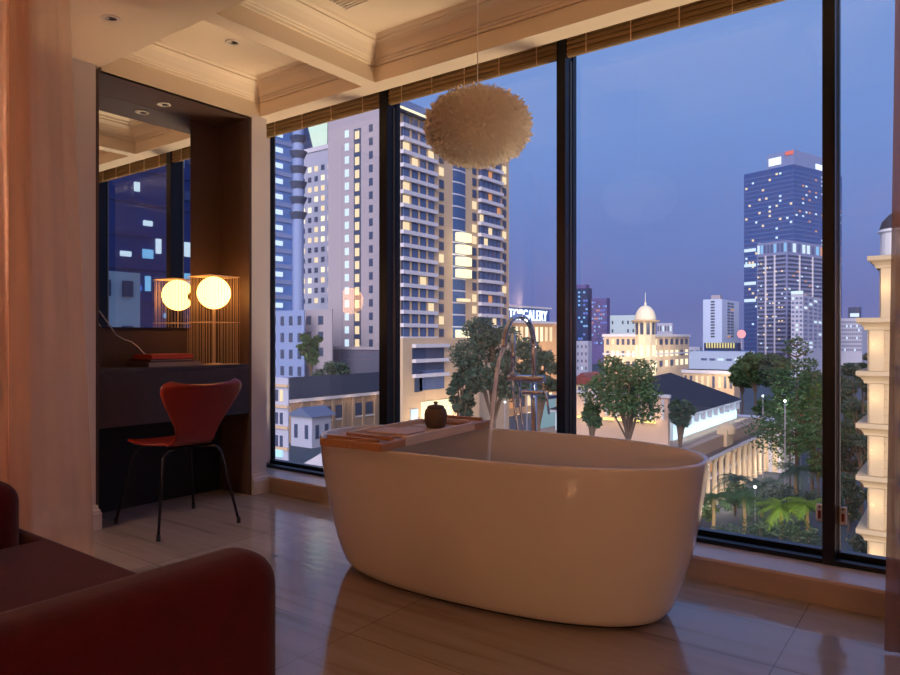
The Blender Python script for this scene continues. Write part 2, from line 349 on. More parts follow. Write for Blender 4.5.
# ---------------------------------------------------------------- bathtub
TC = (2.10, -.535); TA, TB, TN, TY = .828, .400, 2.35, .09
def sup(a, b, z, n=96, c=TC, yaw=TY, ex=TN, dx=0):
    r = []
    for k in range(n):
        t = 2*PI*k/n; cx, sx = math.cos(t), math.sin(t)
        x = a*math.copysign(abs(cx)**(2/ex), cx)+dx; y = b*math.copysign(abs(sx)**(2/ex), sx)
        r.append((x, y, z))
    return r
t = empty('bathtub', (TC[0], TC[1], 0), TY, 'white freestanding oval bathtub in front of the windows', 'bathtub')
pf = [(.165, .012), (.150, .014), (.135, .022), (.118, .045), (.100, .085), (.080, .14), (.058, .22), (.040, .30), (.024, .38), (.012, .46), (.004, .53), (0, .565), (.001, .571), (.005, .575), (.012, .5755), (.018, .573), (.021, .566), (.026, .54), (.045, .44), (.07, .33), (.10, .24), (.14, .18), (.20, .15), (.30, .14)]
L = [sup(TA-i, TB-i*(.78 if i < .2 else .8), z) for i, z in pf]
MB().loops(L, cap0=True, cap1=True).build('basin', tub_m, t, smooth=True)
MB().loops([sup(TA-.17, TB-.14, 0), sup(TA-.17, TB-.14, .014)], cap0=True, cap1=True).build('foot', under_m, t)  # inset foot coloured black to stand for the shadow gap under the tub
MB().lathe([(.03, .1405), (.03, .144), (.02, .146)], n=20).build('drain', chrome, t, smooth=True)

# bath tray
t = empty('bath_tray', (1.715, -.575, .5765), .09, 'wooden bath tray laid across the left end of the bathtub', 'tray')
W = .15; Lh = .435
MB().box(-W, W, -Lh, -Lh+.16, 0, .030).build('end_block', wood, t, bevel=.004)
MB().box(-W, W, Lh-.16, Lh, 0, .030).build('end_block', wood, t, bevel=.004)
for x in (-W, W-.018): MB().box(x, x+.018, -Lh+.16, Lh-.16, 0, .036).build('side_rail', wood2, t, bevel=.002)
for k in range(6):
    y = -Lh+.17+k*.105; MB().box(-W+.018, W-.018, y, y+.085, .004, .016).build('slat', wood2, t, bevel=.002)
MB().box(-W+.02, W-.03, -Lh+.02, -Lh+.035, .030, .042).build('ridge', wood, t, bevel=.002)
MB().box(-W+.06, W-.02, -Lh+.09, -Lh+.115, .030, .044).build('ridge', wood, t, bevel=.002)
MB().box(-W+.02, W-.03, Lh-.05, Lh-.03, .030, .044).build('ridge', wood, t, bevel=.002)
MB().box(-W+.02, W-.05, Lh-.14, Lh-.12, .030, .040).build('ridge', wood2, t, bevel=.002)
t = empty('stoneware_jar', (1.715, -.42, .593), 0, 'small brown stoneware jar with a lid on the bath tray', 'jar')
MB().lathe([(.028, 0), (.040, .003), (.048, .016), (.052, .04), (.052, .062), (.047, .080), (.040, .088), (.034, .089)], n=32).build('pot', clay, t, smooth=True)
MB().lathe([(.038, .089), (.040, .093), (.034, .099), (.016, .103), (.008, .104), (.007, .108), (.011, .112), (.009, .117), (.002, .118)], n=28).build('lid', clay, t, smooth=True)
t = empty('folded_cloth', (1.735, -.70, .5935), .09, 'pale pink folded cloth lying on the bath tray in front of the jar', 'cloth')
cl = mat('pale_cloth', (220, 190, 182), .8, noise=(30, .05), bump=(150, .3, .001))
MB().box(-.11, .10, -.08, .08, 0, .010).build('lower_fold', cl, t, bevel=.004); MB().box(-.115, .09, -.075, .07, .0105, .019).build('upper_fold', cl, t, bevel=.004)

# bath filler
t = empty('bath_faucet', (1.963, .035, 0), 0, 'chrome floor standing bath filler with a tall arched spout behind the tub', 'faucet')
MB().lathe([(.045, 0), (.045, .008), (.02, .014)], n=28).build('base_plate', chrome, t, smooth=True)
arc = [(0, 0, .012), (0, 0, .95)]+[(0, -.135+.135*math.cos(a), .965+.135*math.sin(a)) for a in [k*PI/20 for k in range(21)]]+[(0, -.272, .955)]
MB().tube(arc, .0125, 14).build('spout', chrome, t, smooth=True)
MB().lathe([(.0145, 0), (.0145, .80)], (0, 0, .015), n=18).build('riser', chrome, t, smooth=True)
MB().tube([(-.13, -.02, .80), (.07, -.02, .80)], .018, 18).build('mixer_body', chrome, t, bevel=.002, smooth=True)
MB().tube([(-.05, -.02, .735), (.06, -.02, .735)], .011, 14).build('lever_hub', chrome, t, bevel=.002, smooth=True)
MB().tube([(.055, -.02, .735), (.075, -.02, .74), (.105, -.04, .64)], [.010, .008, .005], 12).build('lever', chrome, t, smooth=True)
hs = MB().tube([(-.10, -.03, .815), (-.10, -.03, 1.02)], .0125, 14).build('hand_shower', chrome, t, smooth=True)
MB().lathe([(.016, 0), (.016, .02)], (-.10, -.03, .812), n=16).build('holder', chrome, t, smooth=True)
MB().tube([(-.10, -.03, .80), (-.095, -.03, .68), (-.06, -.03, .50), (-.02, -.03, .38), (-.03, -.02, .2), (-.01, -.01, .06)], .006, 10).build('hose', chrome, t, smooth=True)
MB().tube([(-.075, -.01, .79), (-.07, -.01, .66), (-.04, -.01, .48), (-.012, -.012, .40)], .006, 10).build('hose', chrome, t, smooth=True)
MB().lathe([(.0155, 0), (.0155, .015)], (0, 0, .955), n=18).build('collar', chrome, t, smooth=True)
wpts = []
for k in range(16):
    q = k/15; zz = .952-.80*q; tt = math.sqrt(q); wpts.append((1.963-.012*tt, -.238-.14*tt, zz))
tag(MB().tube(wpts, [.0105-.00028*k-.0008*math.sin(k*1.3) for k in range(16)], 10).build('water_stream', water_m, smooth=True), 'thin white stream of water running from the spout into the tub', 'water')

# ---------------------------------------------------------------- pendant
PC = Vector((2.06, -.59, 1.845))
t = empty('pendant_lamp', (PC.x, PC.y, ZC), 0, 'round cream feather pendant lamp hanging above the bathtub', 'lamp')
cz = PC.z-ZC
MB().lathe([(.045, 0), (.045, -.02), (.01, -.03)], n=20).build('canopy', paint, t, smooth=True)
MB().tube([(0, 0, -.02), (0, 0, cz+.10)], .0022, 6).build('cord', white_pl, t)
mb = MB(); rr = random.Random(3); RA, RC = .178, .118
mb.loops([[(RA*.97*math.cos(b)*math.cos(a), RA*.97*math.sin(a)*math.cos(b), cz+RC*.97*math.sin(b)) for a in [k*2*PI/24 for k in range(24)]] for b in [-PI/2+.05+k*(PI-.1)/12 for k in range(13)]], cap0=True, cap1=True)
core = mb.build('shade_core', mat('shade_core_paper', (255, 244, 230), .8, noise=(9, .03), trans=0), t, smooth=True)
mb = MB()
for k in range(8000):
    z = 1-2*(k+.5)/8000; a = k*2.399963; r = math.sqrt(1-z*z)
    n = Vector((r*math.cos(a)/RA, r*math.sin(a)/RA, z/RC)).normalized(); p = Vector((RA*r*math.cos(a), RA*r*math.sin(a), RC*z))
    tan = Vector((-math.sin(a), math.cos(a), 0)); dn = n.cross(tan)
    d = (n*rr.uniform(.35, .65)+tan*rr.uniform(.1, .9)+dn*rr.uniform(-.45, .45)).normalized()
    if rr.random() < .12: d = (n+Vector((rr.uniform(-.4, .4), rr.uniform(-.4, .4), rr.uniform(-.3, .3)))).normalized()
    Lf = rr.uniform(.05, .085); wd = rr.uniform(.0038, .0062); sd = d.cross(n)
    sd = (sd if sd.length > .05 else tan).normalized(); bend = n*(-.35)*Lf
    vs = []
    for j, (u, ww) in enumerate(((0, .35), (.3, .9), (.6, 1), (.85, .7), (1, .15))):
        c = p+d*Lf*u+bend*u*u; cup = n*.003*ww
        vs += [c-sd*wd*ww-cup, c, c+sd*wd*ww-cup]
    mb.add([(v.x, v.y, v.z+cz) for v in vs], [(j*3+q, j*3+q+1, j*3+q+4, j*3+q+3) for j in range(4) for q in (0, 1)])
fo = mb.build('feathers', feather, t, smooth=True, fix=False); fo['kind'] = 'stuff'

# ---------------------------------------------------------------- chair
t = empty('desk_chair', (.24, -.78, 0), PI-.08, 'red moulded plywood chair on thin dark legs at the alcove desk', 'chair')
def cl_pt(s):      # centre line of the shell: s 0 front edge of the seat, 1 top of the back
    K = [(0, .20, .430), (.06, .185, .441), (.2, .11, .443), (.36, .02, .436), (.48, -.06, .434), (.55, -.125, .442), (.61, -.175, .470), (.67, -.205, .515), (.76, -.235, .590), (.88, -.275, .690), (1, -.315, .782)]
    for a, b in zip(K, K[1:]):
        if s <= b[0]:
            u = (s-a[0])/(b[0]-a[0]); return a[1]+(b[1]-a[1])*u, a[2]+(b[2]-a[2])*u
    return K[-1][1:]
def hw(s):
    K = [(0, .10), (.02, .15), (.06, .185), (.12, .20), (.3, .208), (.42, .185), (.52, .135), (.58, .112), (.64, .108), (.70, .122), (.78, .160), (.86, .200), (.92, .222), (.96, .224), (.985, .208), (1, .175)]
    for a, b in zip(K, K[1:]):
        if s <= b[0]:
            u = (s-a[0])/(b[0]-a[0]); return a[1]+(b[1]-a[1])*u
    return K[-1][1]
rows = []
for i in range(61):
    s = i/60; x, z = cl_pt(s); h = hw(s); row = []
    for j in range(25):
        v = -1+j/12; back = max(0, (s-.62)/.38)
        xx = x+.05*back*v*v+.01*(1-back)*0; zz = z-(.022*(1-v*v)*max(0, (s-.8)/.2))+(.012*v*v if s < .55 else 0)
        row.append((xx, v*h, zz))
    rows.append(row)
o = MB().loops(rows, closed=False).build('shell', red_m, t, smooth=True, fix=False)
q = o.modifiers.new('s', 'SOLIDIFY'); q.thickness = .011; q.offset = 0
for sx, sy in ((1, 1), (1, -1), (-1, 1), (-1, -1)):
    fx, fy = (.245 if sx > 0 else -.235), sy*.222
    p0 = (sx*.05-.02, sy*.03, .418); p1 = (sx*.13-.02, sy*.125, .420); p2 = (fx*.66, fy*.72, .400); p3 = (fx, fy, .012)
    def bez(a, b, c, n=6): return [tuple(a[i]*(1-u)**2+2*b[i]*u*(1-u)+c[i]*u*u for i in range(3)) for u in [k/n for k in range(n+1)]]
    pm = tuple(p2[i]+(p3[i]-p2[i])*.06 for i in range(3))
    o = MB().tube([p0, p1]+bez((p1[0]*1.02, p1[1]*1.02, p1[2]), p2, pm)+[p3], .0072, 12).build('leg', legm, t, smooth=True)
    MB().lathe([(.010, 0), (.0105, .004), (.0095, .03), (.0078, .032)], (fx, fy, 0), 14).build('foot', rubber, o, smooth=True)
MB().lathe([(.055, 0), (.06, .006), (.05, .012)], (-.02, 0, .412), 24).build('mount', legm, t, smooth=True)

# ---------------------------------------------------------------- sofa
t = empty('armchair', (1.95, -2.45, 0), 0, 'wide dark red velvet armchair in the lower left foreground', 'armchair')
def soft(name, x0, x1, y0, y1, z0, z1, bv, seg=6):
    return MB().box(x0, x1, y0, y1, z0, z1).build(name, velvet, t, bevel=bv, seg=seg, smooth=True)
soft('arm', .50, .655, -.45, .43, .06, .60, .065); soft('arm', -.60, -.405, -.45, .40, .06, .605, .065)
soft('back', -.60, .655, -.62, -.452, .06, .72, .065)
soft('base', -.402, .50, -.45, .385, .06, .24, .02); MB().prism([(-.66, .412), (-.66, .46), (.497, .46), (.497, -.45), (-.402, -.45), (-.402, .412)], 'z', .245, .435).build('seat_cushion', velvet, t, bevel=.03, seg=5, smooth=True)
for x in (-.58, .59):
    for y in (-.55, .33): MB().lathe([(.018, 0), (.024, .06)], (x, y, 0), 16).build('foot', black, t, smooth=True)

# ---------------------------------------------------------------- cage lamp, books, cable
LX, LY = -.108, -.318; LZ = .832
t = empty('cage_lamp', (LX, LY, LZ), 0, 'glowing globe lamp in a brass wire cage on the desk', 'lamp')
a = .110; TOP = .545; MID = .262
for z in (.003, MID, TOP):
    MB().tube([(-a, -a, z), (a, -a, z), (a, a, z), (-a, a, z), (-a, -a, z)], .0018, 6).build('ring', wire_m, t)
mb = MB(); N = 11
for k in range(N):
    u = -a+2*a*k/(N-1)
    for p in ((u, -a), (u, a), (-a, u), (a, u)):
        mb.tube([(p[0], p[1], .003), (p[0], p[1], TOP)], .0008, 5)
wo = mb.build('wires', wire_m, t); wo['label'] = 'upright brass wires'
mb = MB()
for k in range(N):
    u = -a+2*a*k/(N-1); mb.tube([(u, -a, TOP), (u, a, TOP)], .0009, 5)
mb.build('top_grid', wire_m, t)
MB().loops([[(.100*math.cos(b)*math.cos(q), .100*math.sin(q)*math.cos(b), .445+.100*math.sin(b)) for q in [k*2*PI/32 for k in range(32)]] for b in [-PI/2+.04+k*(PI-.08)/18 for k in range(19)]], cap0=True, cap1=True).build('globe', globe_m, t, smooth=True)
MB().tube([(-.092, .03, .435), (-.106, .034, .434)], .026, 20).build('socket', black, t)
MB().tube([(0, 0, .003), (0, 0, .346)], .005, 10).build('stem', wire_m, t); MB().lathe([(.05, 0), (.05, .006), (.006, .01)], n=24).build('base', wire_m, t, smooth=True)
page = mat('grey_paper', (170, 150, 142), .7, noise=(40, .1), scale=(1, 1, 30)); bk = [mat('grey_cover', (92, 80, 78), .6), mat('brown_cover', (74, 42, 34), .6), mat('red_cover', (186, 62, 40), .5)]
pg2 = mat('red_paper', (205, 84, 58), .6, noise=(20, .08))
def book(x, y, z, w, l, h, rz, cm, pm, lab):
    t = empty('book', (x, y, z), rz, lab, 'book', 'books stacked on the alcove desk')
    MB().box(-w/2, w/2, -l/2, l/2, 0, .003).box(-w/2, w/2, -l/2, l/2, h-.003, h).box(-w/2, w/2, -l/2, -l/2+.003, .003, h-.003).build('cover', cm, t)
    MB().box(-w/2+.003, w/2-.004, -l/2+.003, l/2-.004, .0031, h-.0031).build('pages', pm, t)
book(-.145, -.625, .832, .24, .34, .030, .0, bk[0], page, 'thick grey book lying at the bottom of the stack on the desk')
book(-.15, -.640, .8625, .21, .28, .014, .03, bk[1], page, 'thin brown book lying in the middle of the stack on the desk')
book(-.14, -.632, .877, .20, .26, .026, -.02, bk[2], pg2, 'orange red book lying on top of the stack on the desk')
cab = [(-.29, -1.05, .834), (-.27, -1.045, 1.05), (-.25, -1.03, 1.17), (-.25, -.994, 1.178), (-.25, -.953, 1.143), (-.25, -.90, 1.07), (-.25, -.86, 1.015), (-.25, -.82, .992), (-.25, -.77, .975), (-.25, -.73, .945), (-.245, -.70, .91), (-.24, -.69, .9035)]
tag(MB().tube(cab, .0026, 8).build('white_cable', white_pl, smooth=True), 'thin white cable curving in front of the mirror above the books', 'cable')

# ================================================================ the city
GZ = -26.0
m_asph = mat('asphalt', (64, 74, 84), .8, noise=(.2, .2))
struct(box('ground', m_asph, -900, 500, 8, 1500, GZ-2, GZ))
def bm_(name, c, r=.7, **k): return mat(name, c, r, **k)
c_glass = bm_('tower_glass', (92, 130, 196), .3, noise=(.1, .15)); c_white = bm_('pale_facade', (172, 174, 196)); c_grey = bm_('grey_facade', (158, 150, 162))
c_beige = bm_('beige_facade', (200, 172, 142)); c_cream = bm_('cream_facade', (228, 206, 172)); c_blue = bm_('bluish_facade', (126, 144, 190)); c_dark = bm_('navy_facade', (34, 54, 96), .35)
c_roof = bm_('slate_roof', (48, 50, 66), .8); c_rroof = bm_('red_tile_roof', (120, 60, 60), .8); c_slab = bm_('white_slab', (204, 200, 212)); c_purple = bm_('violet_facade', (92, 84, 140))
w_dk = bm_('dark_window', (66, 76, 104), .3); w_dk2 = bm_('blue_window', (84, 100, 140), .3)
def lit(name, c, s): return mat(name, (80, 80, 80), .5, noise=None, emit=c, es=s)
w_warm = lit('lit_window_warm', (255, 224, 176), 1.1); w_orng = lit('lit_window_orange', (240, 158, 96), .8); w_cold = lit('lit_window_cold', (214, 236, 255), 1.1); w_pale = lit('lit_window_pale', (255, 238, 196), 1.4)
w_cyan = lit('lit_window_cyan', (130, 200, 255), .9); w_bl = lit('lit_window_blue', (70, 130, 240), .8)
NW = {}; OVER = {}; MC = {}
def wmesh(w, h, m):
    k = (round(w, 2), round(h, 2), m.name)
    if k not in MC:
        me = bpy.data.meshes.new('window'); b = MB().box(-w/2, w/2, -.15, .15, 0, h); me.from_pydata(b.v, [], b.f); me.materials.append(m); me.update(); MC[k] = me
    return MC[k]
def window(root, M, w, h, m, name='window'):
    n = NW.get(root.name, 0); NW[root.name] = n+1
    if n < 100:
        o = bpy.data.objects.new(name, wmesh(w, h, m)); C.objects.link(o); o.parent = root; o.matrix_local = M
    else: OVER.setdefault(root.name, (root, []))[1].append((M, w, h, m))
def flush():
    for root, L in OVER.values():
        ms = []; mb = MB()
        for M, w, h, m in L:
            if m not in ms: ms.append(m)
            mb.m = ms.index(m); mb.box(-w/2, w/2, -.15, .15, 0, h, M)
        o = mb.build('window', ms, root, fix=False); o['kind'] = 'stuff'
class B:        # a building whose nearest corner stands in column pc at depth d; front face runs to column pl, side face to column pr
    def __init__(s, name, label, pc, d, pl, pr, top, m, yaw=0, base=None, cat='building', group=None, body=True):
        s.K = P(pc, d); s.yaw = yaw; s.d = d; s.z0 = GZ if base is None else base; s.z1 = Z(top, d)
        s.root = empty(name, (s.K.x, s.K.y, s.z0), yaw, label, cat, group)
        s.ex = Vector((math.cos(yaw), math.sin(yaw))); s.ey = Vector((-math.sin(yaw), math.cos(yaw)))
        s.wl = -s.fx(pl); s.wr = s.sy(pr) if pr > pc+.5 else 12; s.h = s.z1-s.z0
        if body: box('wall', m, -s.wl, 0, 0, s.wr, 0, s.h, s.root)
    def hit(s, px, dirv):
        r = FW+RT*((px-450)/FOC); a, b = r.x, r.y; dx, dy = s.K.x-CAM.x, s.K.y-CAM.y
        # CAM + t r = K + u dir
        det = a*(-dirv.y)+b*dirv.x; return (a*(-dy)+b*dx)/det*-1 if False else (b*dx-a*dy)/(a*dirv.y-b*dirv.x)
    def fx(s, px): return s.hit(px, s.ex)
    def sy(s, px): return s.hit(px, s.ey)
    def hz(s, py, d=None): return Z(py, d or s.d)-s.z0
    def f(s, a0, a1, z0, z1, na, nz, fw, fh, pick, off=0):    # grid of windows on the front face, x from a0 to a1
        cw = (a1-a0)/na; ch = (z1-z0)/nz
        for j in range(nz-1, -1, -1):
            for i in range(na):
                m = pick(i, j)
                if m: window(s.root, Matrix.Translation((a0+(i+.5)*cw, -off, z0+(j+.5)*ch-fh*ch/2)), cw*fw, ch*fh, m)
    def s_(s, a0, a1, z0, z1, na, nz, fw, fh, pick, off=0):
        cw = (a1-a0)/na; ch = (z1-z0)/nz; R = Matrix.Rotation(PI/2, 4, 'Z')
        for j in range(nz-1, -1, -1):
            for i in range(na):
                m = pick(i, j)
                if m: window(s.root, Matrix.Translation((off, a0+(i+.5)*cw, z0+(j+.5)*ch-fh*ch/2)) @ R, cw*fw, ch*fh, m)
def picker(seed, p, litm=(w_warm,), dark=w_dk, pd=1.0):
    r = random.Random(seed)
    def f(i, j):
        if r.random() < p: return r.choice(litm)
        return dark if r.random() < pd else None
    return f

# left bay ---------------------------------------------------------
b = B('office_tower', 'blue glass tower with white lit bars at the far left of the first window', 262, 250, 250, 292, 60, c_glass)
n = 17; z0, z1 = b.hz(330), b.h
for k in range(n):
    zz = z0+(z1-z0)*k/n; box('floor_band', c_blue, 0, .5, 0, b.wr, zz, zz+1.6, b.root)
R90 = Matrix.Rotation(PI/2, 4, 'Z')
for k in range(n): window(b.root, Matrix.Translation((.4, b.sy(277), z0+(z1-z0)*(k+.45)/n)) @ R90, 4.6, 1.8, w_cold)
yb = b.sy(291.5)
MB().lathe([(2.1, 0), (2.1, b.h)], (1.5, yb+2, 0), 20).build('stair_bay', c_blue, b.root)
for k in range(n):
    zz = z0+(z1-z0)*(k+.3)/n
    if k > 6: MB().lathe([(2.3, 0), (3.4, 2.6)], (1.5, yb+2, zz), 20).build('bay_window', w_dk, b.root)
b = B('hotel_tower', 'grey tower with small square lit windows and a glowing roof screen', 333, 300, 294, 334, 143, c_white)
b.f(-b.wl, 0, b.hz(305), b.hz(160), 6, 14, .5, .5, picker(4, .42, (w_pale, w_warm), w_dk))
box('crown', c_dark, -b.wl, -1, 1, 10, b.h, b.h+14, b.root); box('cornice', c_slab, -b.wl-.5, .5, -.5, 11, b.h-2, b.h, b.root)
scr = mat('roof_screen', (60, 90, 90), .5, noise=None, emit=(222, 240, 226), es=1.0)
xs = [b.fx(305), b.fx(326)]
MB().prism([(xs[0], b.h+14), (xs[1], b.h+14), (xs[1]-.2, b.h+.5), (xs[0]+4.5, b.h+.5)], 'y', .6, .95).build('screen', scr, b.root)
b = B('apartment_tower', 'tall pale plain tower with three vertical lines of windows', 384, 240, 328, 386, 100, c_grey)
for px, ww, mm in ((347, 2.0, w_cold), (371, 1.7, w_dk)): 
    xc = b.fx(px)
    b.f(xc-2, xc+2, b.hz(350), b.hz(118), 1, 17, ww/4, .55, lambda i, j: mm)
xc = b.fx(357.5); box('window_strip', w_dk, xc-1.7, xc+1.7, -.12, .1, b.hz(345), b.hz(122), b.root)
b.f(xc-2, xc+2, b.hz(350), b.hz(122), 1, 17, .5, .62, lambda i, j: w_warm, .15)
b = B('office_block', 'low bluish block with dark windows below the blue glass tower', 304, 226, 262, 305, 310, c_blue)
b.f(-b.wl, 0, b.hz(380), b.hz(312), 5, 4, .4, .55, picker(5, 0, (w_warm,), w_dk))
b = B('office_block', 'low grey block with two dark windows below the lit grey tower', 332, 228, 300, 333, 309, c_grey)
b.f(b.fx(303), b.fx(327), b.hz(360), b.hz(312), 2, 3, .4, .55, picker(6, 0, (w_warm,), w_dk))
b = B('office_block', 'broad windowless grey block behind the arcaded building', 392, 226, 284, 393, 347, bm_('dull_grey_wall', (92, 92, 114)))
box('parapet', c_grey, -b.wl-.4, .4, -.4, .6, b.h-1, b.h, b.root)
b = B('arcaded_building', 'long low cream building with a slate roof and square windows', 282, 175, 268, 420, 400, bm_('ochre_wall', (160, 136, 118)))
MB().prism([(-12, b.h), (.8, b.h), (-6, b.h+5.2)], 'y', -1, b.wr+1).build('roof', c_roof, b.root)
box('cornice', c_slab, 0, .7, 0, b.wr, b.h-.9, b.h, b.root)
for px in (291, 301, 312, 322, 333, 343, 353, 363, 375):
    y = b.sy(px); box('pilaster', bpy.data.materials['ochre_wall'], 0, .4, y-.5, y+.5, 0, b.h-1, b.root)
for px in (307, 327, 338, 358, 369):
    y = b.sy(px); window(b.root, Matrix.Translation((.1, y, b.h-6.2)) @ R90, 2.6, 3.4, w_dk)
    box('window_surround', c_slab, 0, .3, y-2, y+2, b.h-6.9, b.h-6.5, b.root)
for px in (296, 318, 348, 373): light('POINT', 'wall_lamp', (b.K.x+2.2, b.K.y+b.sy(px), GZ+b.h-1.5), 90, (1, .62, .35), .2)
b = B('small_house', 'small white house with a blue grey roof in the courtyard', 312, 168, 291, 331, 417, c_white)
MB().prism([(-b.wl-1, b.h), (1, b.h), (1-b.wl*.5-.5, b.h+2.2)], 'y', -1, b.wr+1).build('roof', bm_('blue_grey_roof', (92, 104, 136)), b.root)
b.s_(0, b.wr, 1, b.h-1, 2, 1, .35, .6, lambda i, j: w_dk); b.f(-b.wl, 0, 1, b.h-1, 2, 1, .3, .6, lambda i, j: w_dk)
b = B('town_house', 'tall narrow cream house with balconies at the left window edge', 288, 105, 256, 289, 378, c_white)
for k in range(4): box('floor_band', c_beige, -b.wl, .3, -.4, 0, b.h-1-k*3.2-.4, b.h-1-k*3.2, b.root)
b.f(b.fx(270), b.fx(284), b.h-11.5, b.h-1, 3, 3, .5, .5, picker(8, .1, (w_warm,), w_dk)); box('shop_window', lit('shop_glow', (180, 230, 255), 1.2), b.fx(273), b.fx(283), -.3, -.05, b.hz(458), b.hz(450), b.root)
tent = bm_('blue_canvas', (70, 96, 160)); tentw = bm_('white_canvas', (216, 206, 204))
def tent_(px, d, w, h, m, lab):
    t = empty('tent', P(px, d, GZ), .3, lab, 'tent')
    MB().loops([[(-w, -w*.7, h*.45), (w, -w*.7, h*.45), (w, w*.7, h*.45), (-w, w*.7, h*.45)], [(-.2, -.1, h), (.2, -.1, h), (.2, .1, h), (-.2, .1, h)]], cap1=True).build('canopy', m, t)
    for x in (-w*.95, w*.95):
        for y in (-w*.65, w*.65): MB().box(x-.1, x+.1, y-.1, y+.1, 0, h*.47).build('post', c_slab, t)
tent_(361, 152, 6, 5, tent, 'blue canvas tent in the courtyard before the arcaded building')
tent_(331, 128, 5.5, 6.5, tentw, 'white canvas tent nearest the tub rim in the courtyard')
tent_(306, 112, 5, 3, tentw, 'low white canvas tent below the courtyard in the first window')
# big hotel ---------------------------------------------------------
b = B('grand_hotel', 'large beige hotel tower with balcony rows and a glazed bay', 398.5, 158, 389, 509, 112, c_beige)
FLR = [b.hz(112+13.4*(k+1)) for k in range(17)]
yA = (b.sy(401), b.sy(434)); yB = (b.sy(478.5), b.sy(500)); y1 = b.sy(441); y2 = b.sy(474); y3 = b.sy(504)
r = random.Random(12)
box('recess', w_dk, 0, .1, yA[0], yA[1], FLR[-1], b.h-2.2, b.root); box('recess', w_dk, 0, .1, yB[0], yB[1], FLR[-1], b.h-2.2, b.root)
for k, z in enumerate(FLR):
    for ya in (yA, yB):
        box('balcony', c_slab, 0, 1.1, ya[0]-.3, ya[1]+.3, z-.15, z+.75, b.root)
        n = 4 if ya is yA else 5
        for i in range(n):
            y = ya[0]+(ya[1]-ya[0])*(i+.5)/n
            q = r.random(); window(b.root, Matrix.Translation((.25, y, z+.8)) @ R90, (ya[1]-ya[0])/n*.66, 1.9, w_warm if q < .10 else (w_orng if q < .13 else w_dk2))
    for y in (y1, y2, y3):
        q = r.random(); window(b.root, Matrix.Translation((.1, y, z+.7)) @ R90, 1.7, 2.0, w_warm if q < .3 else w_dk)
for i in range(1, 4):
    y = yA[0]+(yA[1]-yA[0])*i/4; box('divider', c_beige, 0, .45, y-.25, y+.25, FLR[-1], b.h-2.2, b.root)
yc = (b.sy(449)+b.sy(469))/2; rad = (b.sy(469)-b.sy(449))/2
gl = bm_('bay_glass', (64, 92, 140), .25)
MB().lathe([(rad, FLR[-1]-4), (rad, b.h-1)], (-1.5, yc, 0), 24, sx=.45).build('glazed_bay', gl, b.root)
for k, z in enumerate(FLR):
    MB().lathe([(rad+.15, z), (rad+.15, z+.35)], (-1.5, yc, 0), 24, sx=.46).build('bay_band', c_slab, b.root)
    if k in (8, 9, 10, 11, 16): MB().lathe([(rad*.7, z+.5), (rad*.7, z+2.5)], (1.4, yc, 0), 24, sx=.45).build('bay_window', w_pale, b.root)
    elif k in (13,): MB().lathe([(rad*.6, z+.5), (rad*.6, z+1.2)], (1.4, yc, 0), 24, sx=.45).build('bay_window', w_warm, b.root)
MB().prism([(-1.0, b.h+.2), (2.2, b.h+.2), (1.4, b.h+1.4), (-1.0, b.h+4.0)], 'y', -2, b.sy(463)).build('roof', bm_('canopy_roof', (96, 108, 140), .4), b.root)
box('roof_edge', w_pale, 2.0, 2.4, -2, b.sy(463), b.h+.1, b.h+.5, b.root)
# podium
zp = b.hz(338)
box('podium', c_beige, -b.wl, 3, -2, b.sy(470), 0, zp, b.root)
for z in (b.hz(345), b.hz(360)): box('balcony', c_slab, 3, 4.2, b.sy(402), b.sy(436), z-.6, z+.2, b.root)
for z in (b.hz(356.5), b.hz(371.5)): box('recess', w_dk, 3, 3.1, b.sy(402), b.sy(434), z-.9, z+1.9, b.root)
box('balcony', c_slab, 3, 4.2, b.sy(402), b.sy(436), b.hz(375)-.6, b.hz(375)+.2, b.root)
for px, pw, z0_, z1_, mm in ((408, 2.6, 392, 372, w_dk), (421.5, 9.5, 391, 371, w_dk2), (404, 2.4, 427, 409, w_cold), (427, 12, 430, 403, lit('entrance_glow', (255, 236, 180), 1.6))):
    y = b.sy(px); window(b.root, Matrix.Translation((3.1, y, b.hz(z0_))) @ R90, pw, b.hz(z1_)-b.hz(z0_), mm)
for px, e in ((410, 900), (425, 2400), (440, 1200)): light('POINT', 'entrance_lamp', (b.K.x+8, b.K.y+b.sy(px), GZ+5), e*2.2, (1, .72, .42), .5)
for py in (255, 300): light('POINT', 'bay_lamp', (b.K.x+5, b.K.y+yc, Z(py, 175)), 500, (1, .72, .42), .5)
# mall with the roof sign
b = B('shopping_centre', 'tan shopping centre with white letters on its blue roof board', 507, 235, 500, 558, 321, bm_('tan_wall', (206, 164, 124)))
box('sign_board', mat('sign_blue', (44, 70, 130), .5, emit=(50, 90, 170), es=.35), -6, -1.5, b.sy(510), b.sy(553), b.h+.5, b.h+4.8, b.root)
box('sign_canopy', c_slab, -7, 0, b.sy(507), b.sy(552), b.h+5, b.h+5.6, b.root); box('cornice', c_slab, -1, .8, 0, b.wr, b.h-.6, b.h+.3, b.root)
tx = bpy.data.curves.new('sign_letters', 'FONT'); tx.body = 'TOPGALERY'; tx.size = 5.6; tx.extrude = .2; tx.align_x = 'LEFT'
tx.materials.append(lit('sign_white', (225, 240, 255), 2.0))
to = bpy.data.objects.new('sign_letters', tx); C.objects.link(to); to.parent = b.root; to.location = (-.9, b.sy(511), b.h+.5); to.rotation_euler = (PI/2, 0, PI/2)
to.scale = ((b.sy(552)-b.sy(511))/33.5, 1, 1)
bpy.context.view_layer.update(); sme = bpy.data.meshes.new_from_object(to); so = bpy.data.objects.new('sign_letters', sme); C.objects.link(so); so.parent = b.root
